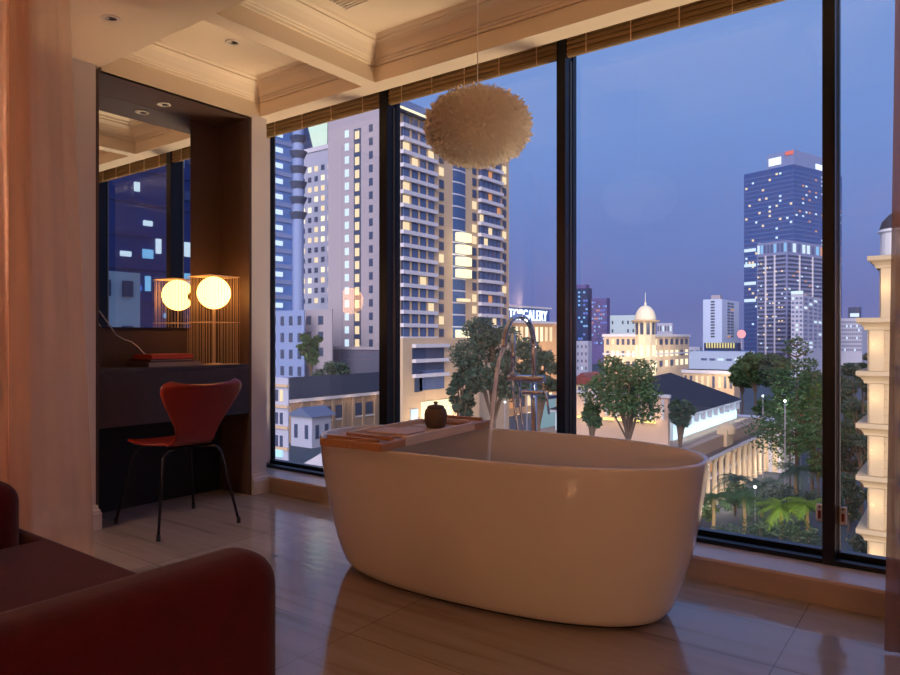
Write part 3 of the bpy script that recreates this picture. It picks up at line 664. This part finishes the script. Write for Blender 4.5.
so.location = to.location; so.rotation_euler = to.rotation_euler; so.scale = to.scale; bpy.data.objects.remove(to); so.name = 'sign_letters'
b.s_(b.sy(508), b.sy(553), b.hz(345), b.hz(323), 9, 1, .5, .7, picker(3, .75, (w_warm, w_pale), w_dk)); b.s_(b.sy(508), b.sy(553), b.hz(430), b.hz(395), 8, 2, .5, .6, picker(13, .85, (w_warm, w_pale, w_orng), w_dk)); b.s_(b.sy(508), b.sy(553), b.hz(395), b.hz(347), 8, 3, .4, .5, picker(23, .1, (w_orng,), w_dk))
for px in (520, 545): light('POINT', 'wall_lamp', (b.K.x+7, b.K.y+b.sy(px), Z(360, 250)), 2600, (1, .68, .4), .5)
b = B('street_kiosk', 'glowing cyan glass kiosk below the trees', 541, 130, 538, 556, 400, lit('kiosk_glass', (150, 190, 205), .6))
box('roof', c_dark, -b.wl-.5, .5, -.5, b.wr, b.h, b.h+.6, b.root)
# skyline of the third window -----------------------------------------
b = B('skyscraper', 'small blue glass skyscraper just right of the second mullion', 588, 700, 573, 592, 288, c_dark)
b.f(-b.wl, 0, b.hz(345), b.hz(290), 6, 13, .8, .45, picker(31, .3, (w_cyan, w_bl), None, 0)); box('crown', c_purple, -b.wl, -3, 2, b.wr, b.h, b.h+4, b.root)
b = B('skyscraper', 'violet tower beside the small blue skyscraper', 607, 690, 591.5, 610, 298, c_purple)
b.f(-b.wl, 0, b.hz(345), b.hz(300), 7, 11, .7, .4, picker(32, .4, (w_cyan, w_orng, w_bl), w_dk, .5))
b = B('white_house', 'plain white block low behind the second mullion', 588, 380, 572, 592, 341, c_white)
b.f(-b.wl, 0, b.hz(372), b.hz(343), 4, 4, .3, .4, picker(33, .1, (w_cold,), w_dk))
b = B('red_roof_house', 'low house with a dark red roof beside the second mullion', 596, 230, 570, 604, 385, c_cream)
MB().prism([(-b.wl-1, b.h), (1, b.h), (-b.wl/2, b.h+4)], 'y', -1, b.wr+4).build('roof', c_rroof, b.root); b.f(-b.wl, 0, b.h-4, b.h, 4, 1, .4, .6, lambda i, j: w_dk)
b = B('white_house', 'pale office block behind the left wing of the domed building', 636, 420, 610, 638, 315, bm_('cool_white', (186, 204, 212)))
b.f(-b.wl, 0, b.hz(335), b.hz(318), 5, 2, .3, .4, picker(34, .0, (w_cold,), w_dk, .6))
b = B('office_block', 'small lit office block on the right behind the dome', 672, 400, 657, 673, 323, c_white); b.f(-b.wl, 0, b.hz(333), b.hz(324), 6, 1, .5, .6, picker(35, .5, (w_warm, w_cold), w_dk))
# domed building
b = B('domed_building', 'floodlit cream building with a corner dome and spire', 648, 255, 604, 689, 334, bm_('dome_wall', (206, 180, 152)))
D = b.d
box('cornice', c_slab, -b.wl-.6, .6, -.6, b.wr+.6, b.h-1.0, b.h, b.root)
box('cornice', c_slab, -b.wl-.4, .4, -.4, b.wr+.4, b.h-7.9, b.h-7.3, b.root)
b.f(-b.wl+.5, -4.5, b.hz(347), b.hz(337), 6, 1, .5, .6, picker(41, .2, (w_warm,), w_dk)); b.f(-b.wl+.5, -4.5, b.hz(370), b.hz(349), 6, 2, .5, .6, picker(42, .45, (w_pale,), w_dk))
b.s_(4.5, b.wr-.5, b.hz(347), b.hz(337), 7, 1, .5, .6, picker(43, .2, (w_warm,), w_dk)); b.s_(4.5, b.wr-.5, b.hz(370), b.hz(349), 7, 2, .5, .6, picker(44, .45, (w_pale,), w_dk))
MB().lathe([(3.7, 0), (3.7, b.h+4.8)], (-1.6, 1.6, 0), 10).build('corner_tower', c_cream, b.root)
MB().lathe([(4.2, b.h+4.4), (5.2, b.h+4.7), (5.2, b.h+5.1), (4.1, b.h+5.2)], (-1.6, 1.6, 0), 32).build('tower_cornice', c_beige, b.root)
for k in range(10):
    a = (k+.5)*2*PI/10; M = Matrix.Translation((-1.6+3.55*math.cos(a), 1.6+3.55*math.sin(a), b.h-.2)) @ Matrix.Rotation(a+PI/2, 4, 'Z'); window(b.root, M, 1.2, 4.4, w_dk)
    for zz in (-8, -15): window(b.root, Matrix.Translation((0, 0, zz)) @ M, 1.2, 4.0, w_pale)
MB().lathe([(3.9*math.cos(q), b.h+5.1+5.6*math.sin(q)) for q in [k*PI/2/12 for k in range(12)]]+[(.4, b.h+10.7), (.4, b.h+11.6), (.12, b.h+12), (.1, b.h+15.5)], (-1.6, 1.6, 0), 28).build('dome', bm_('dome_cream', (236, 224, 198)), b.root, smooth=True)
kx, ky = b.K.x, b.K.y
for q, e in (((-14, -9), 2000), ((-2, -12), 2600), ((9, 7), 2200), ((9, 22), 2000)): light('POINT', 'floodlight', (kx+q[0], ky+q[1], GZ+b.h-9), e*1.5, (1, .82, .58), .5)
light('POINT', 'floodlight', (kx+8, ky-9, GZ+b.h+4), 1500, (1, .9, .72), .5)
# tall white slab and the low roofs
b = B('apartment_tower', 'white slab tower with two dark window stripes, standing alone on the skyline', 722, 480, 703, 739, 299, bm_('slab_white', (182, 196, 226)))
b.f(b.fx(710.5), b.fx(715), b.hz(338), b.hz(300), 1, 13, .9, .55, lambda i, j: w_dk); b.s_(b.sy(727), b.sy(734), b.hz(338), b.hz(301), 2, 12, .8, .55, picker(45, .05, (w_orng,), w_dk))
box('roof_plant', c_grey, -8, -2, 2, 8, b.h, b.h+3, b.root)
b = B('low_block', 'low dark block with a row of yellow lights under its roof', 737, 430, 704, 741, 343, c_dark)
b.f(-b.wl+1, -1, b.hz(349), b.hz(342), 11, 1, .45, .75, lambda i, j: lit_y)if False else None
lit_y = lit('lit_yellow', (235, 215, 120), 1.1)
b.f(-b.wl+1, -1, b.hz(349), b.hz(342), 11, 1, .45, .75, lambda i, j: lit_y, .3)
b = B('low_block', 'long pale blue block in front of the yellow lit roof', 745, 390, 689, 755, 352, bm_('pale_blue_wall', (170, 186, 214))); b.f(b.fx(700), b.fx(742), b.hz(366), b.hz(354), 5, 1, .7, .2, picker(46, .5, (w_cold,), w_dk2))
b = B('low_block', 'flat roofed white block left of the white slab tower', 700, 450, 668, 702, 347, c_white); b.f(-b.wl, 0, b.hz(356), b.hz(348), 6, 1, .5, .4, picker(47, .4, (w_warm, w_cold), w_dk))
sg = empty('round_sign', P(741.5, 380, Z(334, 380)), A, 'round pink lit sign on a pole between the towers', 'sign'); MB().tube([(0, -.2, 0), (0, .2, 0)], 2.3, 24).build('disc', lit('pink_sign', (255, 150, 160), 1.3), sg); MB().tube([(0, 0, -8), (0, 0, -3)], .4, 8).build('pole', c_grey, sg)
# big tower pair
b = B('skyscraper', 'tallest dark blue skyscraper with a bright sign band at its top', 794, 640, 744, 842, 164, bm_('tall_glass', (64, 86, 142), .3), yaw=-.33)
for k in range(44):
    zz = b.h-6-k*4.2; MB().box(-b.wl-.2, .2, -.2, 0, zz, zz+.8).box(0, .2, 0, b.wr, zz, zz+.8).build('floor_band', bm_('band', (92, 116, 170)) if k == 0 else bpy.data.materials['band'], b.root)
b.f(-b.wl+1, -1, b.h-150, b.h-4, 14, 34, .6, .45, picker(51, .13, (w_cold, w_warm), None, 0), .3); b.s_(1, b.wr-1, b.h-110, b.h-4, 15, 26, .5, .4, picker(52, .15, (w_cold, w_orng), None, 0), .3)
x0, x1 = b.fx(766), 0
box('crown', bm_('crown_grey', (120, 134, 176)), x0, -1, 2, b.wr*.9, b.h, b.h+14, b.root)
box('crown_sign', lit('crown_cold', (225, 240, 255), 1.6), x0+2, b.fx(780), 1.2, 1.8, b.h+3, b.h+10, b.root); box('crown_sign', lit('crown_red', (235, 96, 80), 1.0), -9, -1.5, 1.2, 1.8, b.h+10, b.h+13.5, b.root)
box('crown_sign', bpy.data.materials['crown_cold'], -.9, -.4, b.wr*.45, b.wr*.85, b.h+1, b.h+6, b.root)
for zz in (b.hz(247), b.hz(263), b.hz(282), b.hz(300)): box('lit_strip', w_cold, -b.wl+.5, b.fx(756), -.5, -.2, zz, zz+3, b.root)
b = B('skyscraper', 'grey ribbed tower with a bright top in front of the tallest skyscraper', 787, 500, 757, 841, 240, bm_('ribbed_grey', (124, 132, 170)), yaw=-.33)
for k in range(26):
    zz = b.h-12-k*3.1; MB().box(-b.wl+1, -1, -.3, 0, zz, zz+1.5).box(0, .3, 1, b.wr-1, zz, zz+1.5).build('window_band', w_dk, b.root)
for px in (766, 775): box('rib', c_slab, b.fx(px)-.5, b.fx(px)+.5, -.9, 0, 0, b.h-10, b.root)
for px in (799, 812, 826): box('rib', c_slab, 0, .9, b.sy(px)-.5, b.sy(px)+.5, 0, b.h-10, b.root)
b.f(-b.wl, 0, b.h-9, b.h-1, 9, 1, .7, .8, picker(53, .7, (w_cold, w_cyan), w_dk2)); b.s_(0, b.wr, b.h-9, b.h-1, 12, 1, .6, .8, picker(54, .6, (w_cyan, w_cold, w_orng), w_dk2))
b.f(-b.wl, 0, b.h-80, b.h-14, 10, 20, .5, .3, picker(55, .2, (w_cold, w_warm), None, 0), .4); b.s_(0, b.wr, b.h-80, b.h-14, 14, 20, .4, .3, picker(56, .16, (w_cold, w_orng), None, 0), .4)
b = B('office_block', 'pale stepped block with a lit top at the foot of the ribbed tower', 803, 420, 791, 830, 294, c_white)
b.f(-b.wl, 0, b.hz(350), b.hz(296), 3, 12, .6, .5, picker(57, .12, (w_cold,), w_dk2)); b.s_(0, b.wr, b.hz(350), b.hz(296), 6, 12, .6, .5, picker(58, .12, (w_cold,), w_dk2)); box('roof_sign', w_cold, -b.wl, 0, -.3, .4, b.h, b.h+2, b.root)
# distance at the fourth window
b = B('skyscraper', 'far pale gridded tower with a lit sign seen right of the third mullion', 862, 560, 838, 869, 318, c_white)
b.f(-b.wl, 0, b.hz(352), b.hz(320), 12, 8, .6, .6, picker(61, .1, (w_cold,), w_dk2)); box('roof_plant', c_dark, b.fx(848), b.fx(860), 1, 9, b.h, b.h+9, b.root); box('roof_sign', w_cold, b.fx(850), b.fx(859), .5, .9, b.h+1, b.h+4, b.root)

# long museum with the hipped roof ------------------------------------
X0 = -29.8; Y0, Y1 = 86.0, 147.0; ZP = -15.3
t = empty('museum', (X0, Y0, GZ), 0, 'long floodlit colonial building with a dark hipped roof and a row of columns', 'building')
Ln = Y1-Y0; H = ZP-GZ
box('wall', bm_('museum_wall', (160, 130, 108)), -27, 0, 0, Ln, 0, H, t)
box('parapet', bm_('parapet_stone', (172, 138, 116)), -.2, 1.3, -.5, Ln+.5, H-2.0, H, t); box('cornice', bm_('cornice_dark', (110, 92, 84)), 0, 1.7, -.5, Ln+.5, H-2.5, H-2.0, t); box('cornice', c_slab, 0, 1.9, -.5, Ln+.5, H-3.0, H-2.5, t)
up = bm_('upper_wall', (196, 214, 222)); box('attic', up, -24, -3.2, 19.6, Ln-3, H, H+3.4, t); box('gutter', c_slab, -25, -2.6, 19, Ln-2, H+3.3, H+3.7, t)
MB().add([(-25, 18.6, H+3.7), (-2.4, 18.6, H+3.7), (-2.4, Ln-1.5, H+3.7), (-25, Ln-1.5, H+3.7), (-14, 40, H+8.9), (-14, 50, H+9.2)], [(0, 1, 4), (1, 2, 5, 4), (2, 3, 5), (3, 0, 4, 5), (0, 3, 2, 1)]).build('roof', bm_('museum_roof', (44, 44, 56), .85, noise=(.5, .2)), t)
nb = 16
for k in range(nb+1):
    y = Ln*k/nb
    MB().lathe([(.62, 0), (.62, .5), (.45, .6), (.40, H-3.9), (.62, H-3.5), (.62, H-3.0)], (1.15, y, 0), 12).build('column', c_cream, t)
    if k < nb:
        window(t, Matrix.Translation((.1, y+Ln/nb/2, 1.0)) @ R90, 1.3, 2.6, w_dk); window(t, Matrix.Translation((.1, y+Ln/nb/2, 4.9)) @ R90, 1.2, 2.0, w_orng if k % 3 == 1 else w_dk)
    if y > 20 and y < Ln-3: MB().box(-3.2, -2.5, y-.25, y+.25, H+2.0, H+3.3).build('bracket', c_grey, t)
box('string_course', c_slab, 0, .9, 0, Ln, 4.1, 4.5, t)
box('pavilion', c_cream, -10, 4.5, Ln, Ln+13, 0, H-1.5, t); box('cornice', c_slab, -10.3, 5, Ln-.5, Ln+13.5, H-1.6, H-1.0, t); box('cornice', c_slab, -10.3, 5, Ln-.5, Ln+13.5, H-3.4, H-3.0, t)
for k in range(4): MB().box(4.5, 5, Ln+1+k*3.4, Ln+2+k*3.4, 0, H-3.2).build('pilaster', c_slab, t)
for k in range(3): MB().box(.5+k*1.7, 1.2+k*1.7, Ln-.35, Ln, 0, H-3.2).build('pilaster', c_slab, t)
MB().lathe([(1.5, 0), (1.5, .8), (1.2, 1.4), (.3, 1.9)], (1.2, Ln*.55, H), 16).build('pediment_urn', c_beige, t); MB().box(.2, 1.8, Ln*.55-2.0, Ln*.55+2.0, H-2, H+.7).build('pediment', c_beige, t)
for k in range(8):
    y = Y0+22+k*(Ln-26)/7
    l = light('AREA', 'roof_cove_light', (X0-1.2, y, ZP+.35), 150, (.72, .92, 1.0), sx=.4, sy=4.5); l.rotation_euler = (0, math.radians(125), 0)
    light('POINT', 'facade_uplight', (X0+3.2, y, GZ+2.2), 300, (1.0, .78, .66), .3)
light('POINT', 'facade_uplight', (X0+7, Y1-4, GZ+4), 700, (1, .86, .74), .3)
# lit pink wall behind the spreading tree
b = B('low_block', 'low terrace wall glowing yellow behind the spreading tree', 668, 87, 572, 670, 398, bm_('terrace_wall', (222, 186, 166)))
b2w = b.wl
box('parapet', c_slab, -b.wl, .3, -.3, .3, b.h, b.h+.4, b.root)
yel = lit('yellow_strip', (255, 226, 120), 2.0)
for k in range(6): box('strip_light', yel, -b.wl+1+k*(b.wl-2)/6, -b.wl+1+(k+.75)*(b.wl-2)/6, -.5, -.25, b.hz(424), b.hz(422), b.root)
for k in range(9):
    xx = -b.wl+.6+k*(b.wl-1.2)/8; box('pilaster', c_slab, xx-.15, xx+.15, -.3, 0, b.hz(420), b.h-.2, b.root)
for k in range(5): light('POINT', 'terrace_light', (b.K.x-1.5-k*2.6, b.K.y-1.3, Z(418, 87)), 55, (1, .80, .46), .2)
b = B('annex', 'small floodlit cream annex beyond the dark museum roof', 734, 205, 683, 740, 371, c_beige)
box('cornice', c_slab, -b.wl-.4, .4, -.4, b.wr, b.h-1, b.h, b.root); b.f(-b.wl, 0, b.h-6, b.h-1, 9, 1, .4, .7, picker(63, .3, (w_warm,), w_dk))
light('POINT', 'annex_light', (b.K.x-3, b.K.y-6, GZ+b.h-3), 1600, (1, .75, .5), .3); light('POINT', 'annex_light', (b.K.x+3, b.K.y-5, GZ+b.h-3), 1200, (1, .75, .5), .3)

# neighbour with stepped cornices at the right ------------------------
orn = bm_('limestone', (186, 164, 132), noise=(.8, .08)); d0 = 46.0
t = empty('stone_building', P(867.5, d0, GZ), 0, 'floodlit stone building with stacked cornices at the right edge', 'building')
def zz(py): return Z(py, d0)-GZ
lv = [257, 318, 371, 423, 475, 528, 581]
k862 = P(867.5, d0)
def fxx(px): return (lambda r: (k862.y-CAM.y)/r.y*r.x+CAM.x-k862.x)(FW+RT*((px-450)/FOC))
box('wall', orn, 0, 16, 0, 10, 0, zz(322), t); box('upper_wall', orn, fxx(879), 16, .3, 10, zz(322), zz(262), t)
for i, py in enumerate(lv):
    z = zz(py); x0 = 0 if i else fxx(879); e = .45
    MB().loops([[(x0-q, 10.3, z-dz), (x0-q, -q, z-dz), (16, -q, z-dz)] for q, dz in ((-.1, 0), (.62, 0), (.62, .28), (.50, .36), (.36, .44), (.22, .62), (.18, .8), (-.1, .8))], closed=False).build('cornice', orn, t)
    zl = zz(lv[i+1]) if i < 6 else 0
    MB().box(x0+.12, x0+.95, -.22, 0, zl+.02, z-.82).build('pilaster', orn, t)
    for j in range(5):
        MB().box(x0-.012, x0+1.1, -.012, .01, zl+(z-.8-zl)*j/5, zl+(z-.8-zl)*j/5+.035).build('joint', bm_('joint', (150, 132, 110)) if 'joint' not in bpy.data.materials else bpy.data.materials['joint'], t)
    MB().box(x0+1.55, x0+1.95, -.5, 0, zl, z-.8).build('pilaster', orn, t)
    if i:
        xb = x0+3.2; MB().lathe([(1.5, 0), (1.75, .12), (1.75, .3), (1.6, .32), (1.6, 1.0), (1.7, 1.05), (1.7, 1.15)], (xb, 0, z-.75), 28).build('balcony', bm_('balcony_stone', (176, 180, 196)) if 'balcony_stone' not in bpy.data.materials else bpy.data.materials['balcony_stone'], t)
    light('POINT', 'pilaster_light', (k862.x+x0+.35, k862.y-.95, GZ+(z+zl)/2 if i < 6 else GZ+4), 34, (1, .74, .42), .15)
    light('POINT', 'pilaster_light', (k862.x+x0+2.3, k862.y-1.9, GZ+(z+zl)/2 if i < 6 else GZ+4), 30, (1, .70, .40), .15)
MB().lathe([(.9, 0), (.9, 1.6), (1.05, 1.7), (.9, 1.9), (.5, 2.5), (.1, 2.9)], (fxx(894), 1.4, zz(257)), 20).build('turret', bm_('turret_white', (210, 210, 214)), t)
MB().lathe([(.95, 0), (.8, .5), (.4, .95), (.05, 1.2)], (fxx(894), 1.4, zz(257)+1.9), 20).build('turret_roof', c_roof, t)
# blue towers seen in the mirror --------------------------------------
t = empty('office_tower', (62, 30, GZ), 0, 'dark blue glass tower reflected in the alcove mirror', 'building')
dkb = bm_('night_glass', (44, 64, 128), .3, noise=(.15, .3)); box('wall', dkb, 0, 30, -28, 45, 0, 75, t)
r = random.Random(9); R90m = Matrix.Rotation(-PI/2, 4, 'Z')
for j in range(20):
    box('floor_band', bm_('night_band', (60, 72, 128)) if j == 0 else bpy.data.materials['night_band'], -.2, 0, -28, 45, 14+j*3.3, 14.5+j*3.3, t)
    for i in range(46):
        q = r.random(); q2 = r.random(); hh = r.choice((.5, .9, 1.5))
        if q < .5 - .25*(j % 3 == 1): window(t, Matrix.Translation((-.1, -10+i*1.15, 15.2+j*3.3+r.choice((0, .6)))) @ R90m, r.choice((.5, .9, 1.05)), hh, w_dk2 if q2 < .3 else r.choice((w_cyan, w_cold, w_bl, w_cold, w_warm)))
t = empty('narrow_tower', (42, 16.5, GZ), 0, 'narrow pale green tower block reflected at the left of the mirror', 'building')
box('wall', bm_('pale_green_wall', (190, 204, 200)), 0, 8, 0, 6.5, 0, 31.5, t)
for j in range(9):
    for i in range(4): window(t, Matrix.Translation((-.05, .9+i*1.55, 5+j*3.1)) @ R90m, .7, 1.1, w_bl if (i+j) % 4 == 0 else w_dk)
flush()

# ---------------------------------------------------------------- trees
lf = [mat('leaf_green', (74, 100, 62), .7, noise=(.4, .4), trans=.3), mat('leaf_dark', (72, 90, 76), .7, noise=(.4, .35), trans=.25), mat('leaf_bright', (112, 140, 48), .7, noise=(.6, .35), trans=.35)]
bark = mat('bark', (104, 84, 70), .9, noise=(3, .25))
def crown_mesh(name, blobs, n, ls, seed, flat=1.0):
    r = random.Random(seed); mb = MB(); tot = sum(b[3]**2 for b in blobs)
    for b_ in blobs:
        for k in range(int(n*b_[3]**2/tot)):
            v = Vector((r.gauss(0, 1), r.gauss(0, 1), r.gauss(0, 1))).normalized()*(b_[3]*r.uniform(.45, 1.03))
            v.z *= flat; p = Vector(b_[:3])+v
            a = Vector((r.uniform(-1, 1), r.uniform(-1, 1), r.uniform(-.6, .6))).normalized(); q = a.cross(Vector((r.uniform(-1, 1), r.uniform(-1, 1), r.uniform(-1, 1)))).normalized()
            s = ls*r.uniform(.6, 1.3)
            mb.add([p-a*s, p-q*s*.45, p+a*s, p+q*s*.45], [(0, 1, 2, 3)])
    return mb
def tree(px, d, py_top, py_low, wpx, label, kind=0, n=2600, seed=1, style='round', ls=None, base=GZ, name='tree'):
    zt = Z(py_top, d)-base; zl = max(1.5, Z(py_low, d)-base); w = wpx*d/FOC/2; r = random.Random(seed)
    t = empty(name, P(px, d, base), 0, label, 'tree', 'trees seen through the windows')
    blobs = []; br = MB(); br.tube([(0, 0, 0), (.1, .1, zl*.7), (0, 0, zl), (.2, 0, zl+(zt-zl)*.8)], [.03*zt*.5, .02*zt*.5, .016*zt*.5, .05], 8)
    if style == 'layer':
        nl = 10
        for k in range(nl):
            u = k/(nl-1); rr_ = w*(1-.72*u)*r.uniform(.8, 1.1); z = zl+(zt-zl)*u*.93
            for j in range(5):
                a = j*2*PI/5+k; blobs.append((rr_*.62*math.cos(a), rr_*.62*math.sin(a), z+r.uniform(-.5, .5), rr_*.5))
                br.tube([(0, 0, z-.8), (rr_*.8*math.cos(a), rr_*.8*math.sin(a), z)], [.12, .04], 5)
        fl = .6
    else:
        nb_ = 13
        for k in range(nb_):
            a = k*2.4; u = (k+.5)/nb_; rr_ = w*math.sqrt(1-(2*u-1)**2*.75)*r.uniform(.3, .75); z = zl+(zt-zl)*(.12+.76*u); s = w*r.uniform(.26, .42)
            s = min(s, (zt-zl)*.3)
            blobs.append((rr_*math.cos(a), rr_*math.sin(a), z, s)); br.tube([(0, 0, zl*.8+(z-zl)*.3), (rr_*.5*math.cos(a), rr_*.5*math.sin(a), z*.55+zl*.3+.1*z), (rr_*math.cos(a), rr_*math.sin(a), z)], [.014*zt*.4, .08, .04], 5)
        fl = .75
    br.build('trunk', bark, t)
    o = crown_mesh('crown', blobs, int(n*2.2), ls or .0031*d, seed, fl).build('foliage', lf[kind], t, fix=False)
    return t
tree(493, 84, 318, 398, 92, 'big dark tree standing in front of the hotel behind the spout', 1, 4200, 2)
tree(462, 88, 368, 420, 40, 'smaller dark tree left of the water stream', 1, 1500, 3)
tree(538, 80, 345, 405, 46, 'dark tree beside the second mullion behind the bath filler', 1, 2000, 4)
tree(628, 80, 355, 418, 96, 'spreading tree with bare lower branches in front of the terrace wall', 0, 2600, 5)
tree(592, 84, 402, 428, 26, 'low tree beside the second mullion', 0, 700, 6)
tree(680, 84, 398, 428, 34, 'round grey green tree at the corner of the museum', 1, 900, 7)
tree(796, 112, 334, 440, 92, 'tall layered tree in front of the tower pair', 0, 2600, 8, 'layer')
tree(755, 178, 352, 385, 46, 'tree behind the dark museum roof', 0, 1200, 9)
tree(861, 105, 352, 470, 44, 'tall dark tree right of the third mullion', 1, 2600, 10)
tree(873, 90, 408, 520, 34, 'dark tree close to the stone building', 1, 1800, 11)
tree(848, 96, 470, 530, 34, 'low dark tree at the foot of the third mullion', 1, 1200, 12)
tree(311, 205, 332, 366, 28, 'tree rising above the slate roof in the first window', 0, 900, 13)
tree(335, 204, 362, 388, 44, 'wide dark tree behind the slate roof in the first window', 1, 900, 14)
tree(812, 118, 380, 420, 40, 'bright green tree behind the layered tree', 2, 1000, 15)
for i, (px, d, pt, pl, w_, kd, lab) in enumerate(((846, 150, 372, 420, 30, 1, 'far dark tree touching the third mullion on its right'), (858, 140, 398, 440, 40, 0, 'mid green tree between the third mullion and the stone building'), (872, 160, 350, 400, 30, 1, 'far tall tree beside the floodlit stone building'), (850, 112, 430, 480, 36, 1, 'dark tree halfway up right of the third mullion'), (776, 170, 352, 392, 40, 1, 'far dark tree behind the brightest street lamp'), (742, 190, 362, 388, 30, 0, 'far tree at the right end of the annex'), (812, 160, 366, 410, 34, 1, 'far dark tree just left of the third mullion'), (766, 168, 396, 440, 34, 0, 'green tree at the far end of the museum'), (818, 104, 432, 480, 26, 0, 'slender green tree left of the third mullion'), (790, 150, 400, 450, 46, 0, 'green tree under the red banners'))):
    tree(px, d, pt, pl, w_, lab, kd, 1100, 100+i)
def shrub(px, d, py, wpx, kind, seed, label):
    w = wpx*d/FOC/2; h = max(1.2, Z(py, d)-GZ); t = empty('shrub', P(px, d, GZ), 0, label, 'shrub', 'shrubs in the garden below the windows')
    r = random.Random(seed); bl = [(r.uniform(-.6, .6)*w, r.uniform(-.5, .5)*w, h*r.uniform(.35, .65), w*.5) for k in range(6)]
    crown_mesh('x', bl, 700, .28, seed).build('foliage', lf[kind], t, fix=False); MB().tube([(0, 0, 0), (0, 0, h*.6)], .12, 6).build('stem', bark, t)
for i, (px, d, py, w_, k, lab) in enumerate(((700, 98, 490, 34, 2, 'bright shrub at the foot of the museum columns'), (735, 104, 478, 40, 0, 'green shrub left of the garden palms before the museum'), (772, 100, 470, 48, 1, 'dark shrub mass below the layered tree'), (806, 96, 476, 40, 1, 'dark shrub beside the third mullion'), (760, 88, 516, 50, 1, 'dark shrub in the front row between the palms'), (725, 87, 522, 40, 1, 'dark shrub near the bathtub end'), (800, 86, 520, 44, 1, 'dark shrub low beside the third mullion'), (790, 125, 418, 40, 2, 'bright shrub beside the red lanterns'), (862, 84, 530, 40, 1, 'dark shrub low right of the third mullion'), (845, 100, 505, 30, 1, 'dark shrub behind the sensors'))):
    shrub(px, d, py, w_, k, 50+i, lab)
def palm(px, d, py_head, label, kind, seed, s=1.0):
    h = Z(py_head, d)-GZ; r = random.Random(seed); t = empty('palm_tree', P(px, d, GZ), 0, label, 'palm', 'garden palms below the windows')
    MB().tube([(0, 0, 0), (.1, .05, h*.5), (0, 0, h)], [.3, .22, .17], 9).build('trunk', mat('palm_bark', (170, 140, 104), .9, noise=(3, .25)) if 'palm_bark' not in bpy.data.materials else bpy.data.materials['palm_bark'], t)
    for k in range(16):
        a = k*2.4; el0 = r.uniform(.1, 1.2); Lr = 2.6*s*r.uniform(.8, 1.15); mb = MB(); prev = None; ca, sa = math.cos(a), math.sin(a); side = Vector((-sa, ca, 0))
        pts = []
        for j in range(9):
            u = j/8; rad = Lr*u*math.cos(el0*(1-u*.4)); z = h+Lr*(math.sin(el0)*u-.75*u*u); pts.append(Vector((rad*ca, rad*sa, z)))
        for j in range(8):
            a_, b_ = pts[j], pts[j+1]; l = .75*s*math.sin(PI*min(1, (j+1.2)/8.6))+.08
            for sg_ in (-1, 1):
                for q in (0, .5):
                    c = a_.lerp(b_, q); tip = c+side*sg_*l+(b_-a_)*.9+Vector((0, 0, -l*.45)); e = (b_-a_)*.42
                    mb.add([c, c+e, tip], [(0, 1, 2)])
        mb.build('frond', lf[kind], t, fix=False)
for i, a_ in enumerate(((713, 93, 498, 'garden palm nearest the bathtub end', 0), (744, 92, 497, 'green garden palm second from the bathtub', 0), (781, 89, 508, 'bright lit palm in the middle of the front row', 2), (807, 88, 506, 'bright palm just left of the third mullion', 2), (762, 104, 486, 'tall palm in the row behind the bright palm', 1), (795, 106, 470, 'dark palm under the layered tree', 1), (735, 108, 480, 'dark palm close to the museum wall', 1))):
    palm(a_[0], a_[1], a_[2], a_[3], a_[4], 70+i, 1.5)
for px, d, py, e, c in ((774, 85, 512, 420, (1, .95, .55)), (801, 84, 512, 420, (1, .95, .5)), (737, 88, 510, 300, (1, .95, .6)), (720, 89, 510, 260, (1, .95, .6)), (772, 100, 480, 260, (1, .85, .6)), (800, 116, 425, 700, (1, .9, .65)), (493, 108, 425, 500, (1, .8, .5)), (628, 110, 405, 300, (1, .85, .55)), (862, 92, 480, 120, (1, .85, .6)), (785, 108, 402, 380, (.9, .97, 1))):
    light('POINT', 'garden_light', P(px, d, Z(py, d)), e, c, .2)
lamp_w = lit('street_bulb', (240, 250, 255), 6)
def street_lamp(px, d, py, lab, r_=.35):
    zt = Z(py, d)-GZ; t = empty('street_lamp', P(px, d, GZ), 0, lab, 'lamp', 'street lamps seen through the windows')
    MB().tube([(0, 0, 0), (0, 0, zt-r_)], .09, 8).build('post', c_grey, t); MB().lathe([(.01, -r_), (r_*.7, -r_*.7), (r_, 0), (r_*.7, r_*.7), (.01, r_)], (0, 0, zt), 12).build('bulb', lamp_w, t)
for px, d, py, lab in ((785, 107, 401, 'brightest street lamp in front of the layered tree'), (763, 120, 396, 'street lamp at the end of the museum roof'), (755, 97, 487, 'street lamp low among the garden palms'), (470, 140, 412, 'street lamp left of the big dark tree'), (505, 138, 402, 'street lamp under the big dark tree'), (527, 130, 392, 'street lamp near the glowing kiosk')): street_lamp(px, d, py, lab, .2)
redl = mat('red_lantern_silk', (190, 40, 30), .5, emit=(230, 60, 40), es=.7)
for i, (px, py, lab) in enumerate(((801, 418, 'red banner left of two behind the layered tree'), (812, 420, 'red banner right of two behind the layered tree'), (809, 444, 'red lantern banner lowest beside the third mullion'))):
    t = empty('banner', P(px, 128, Z(py+5, 128)), A, lab, 'banner', 'red banners behind the tree'); MB().box(-.5, .5, -.05, .05, 0, 1.8).build('cloth', redl, t); MB().tube([(0, 0, GZ-t.location.z), (0, 0, 2)], .06, 6).build('pole', c_grey, t)
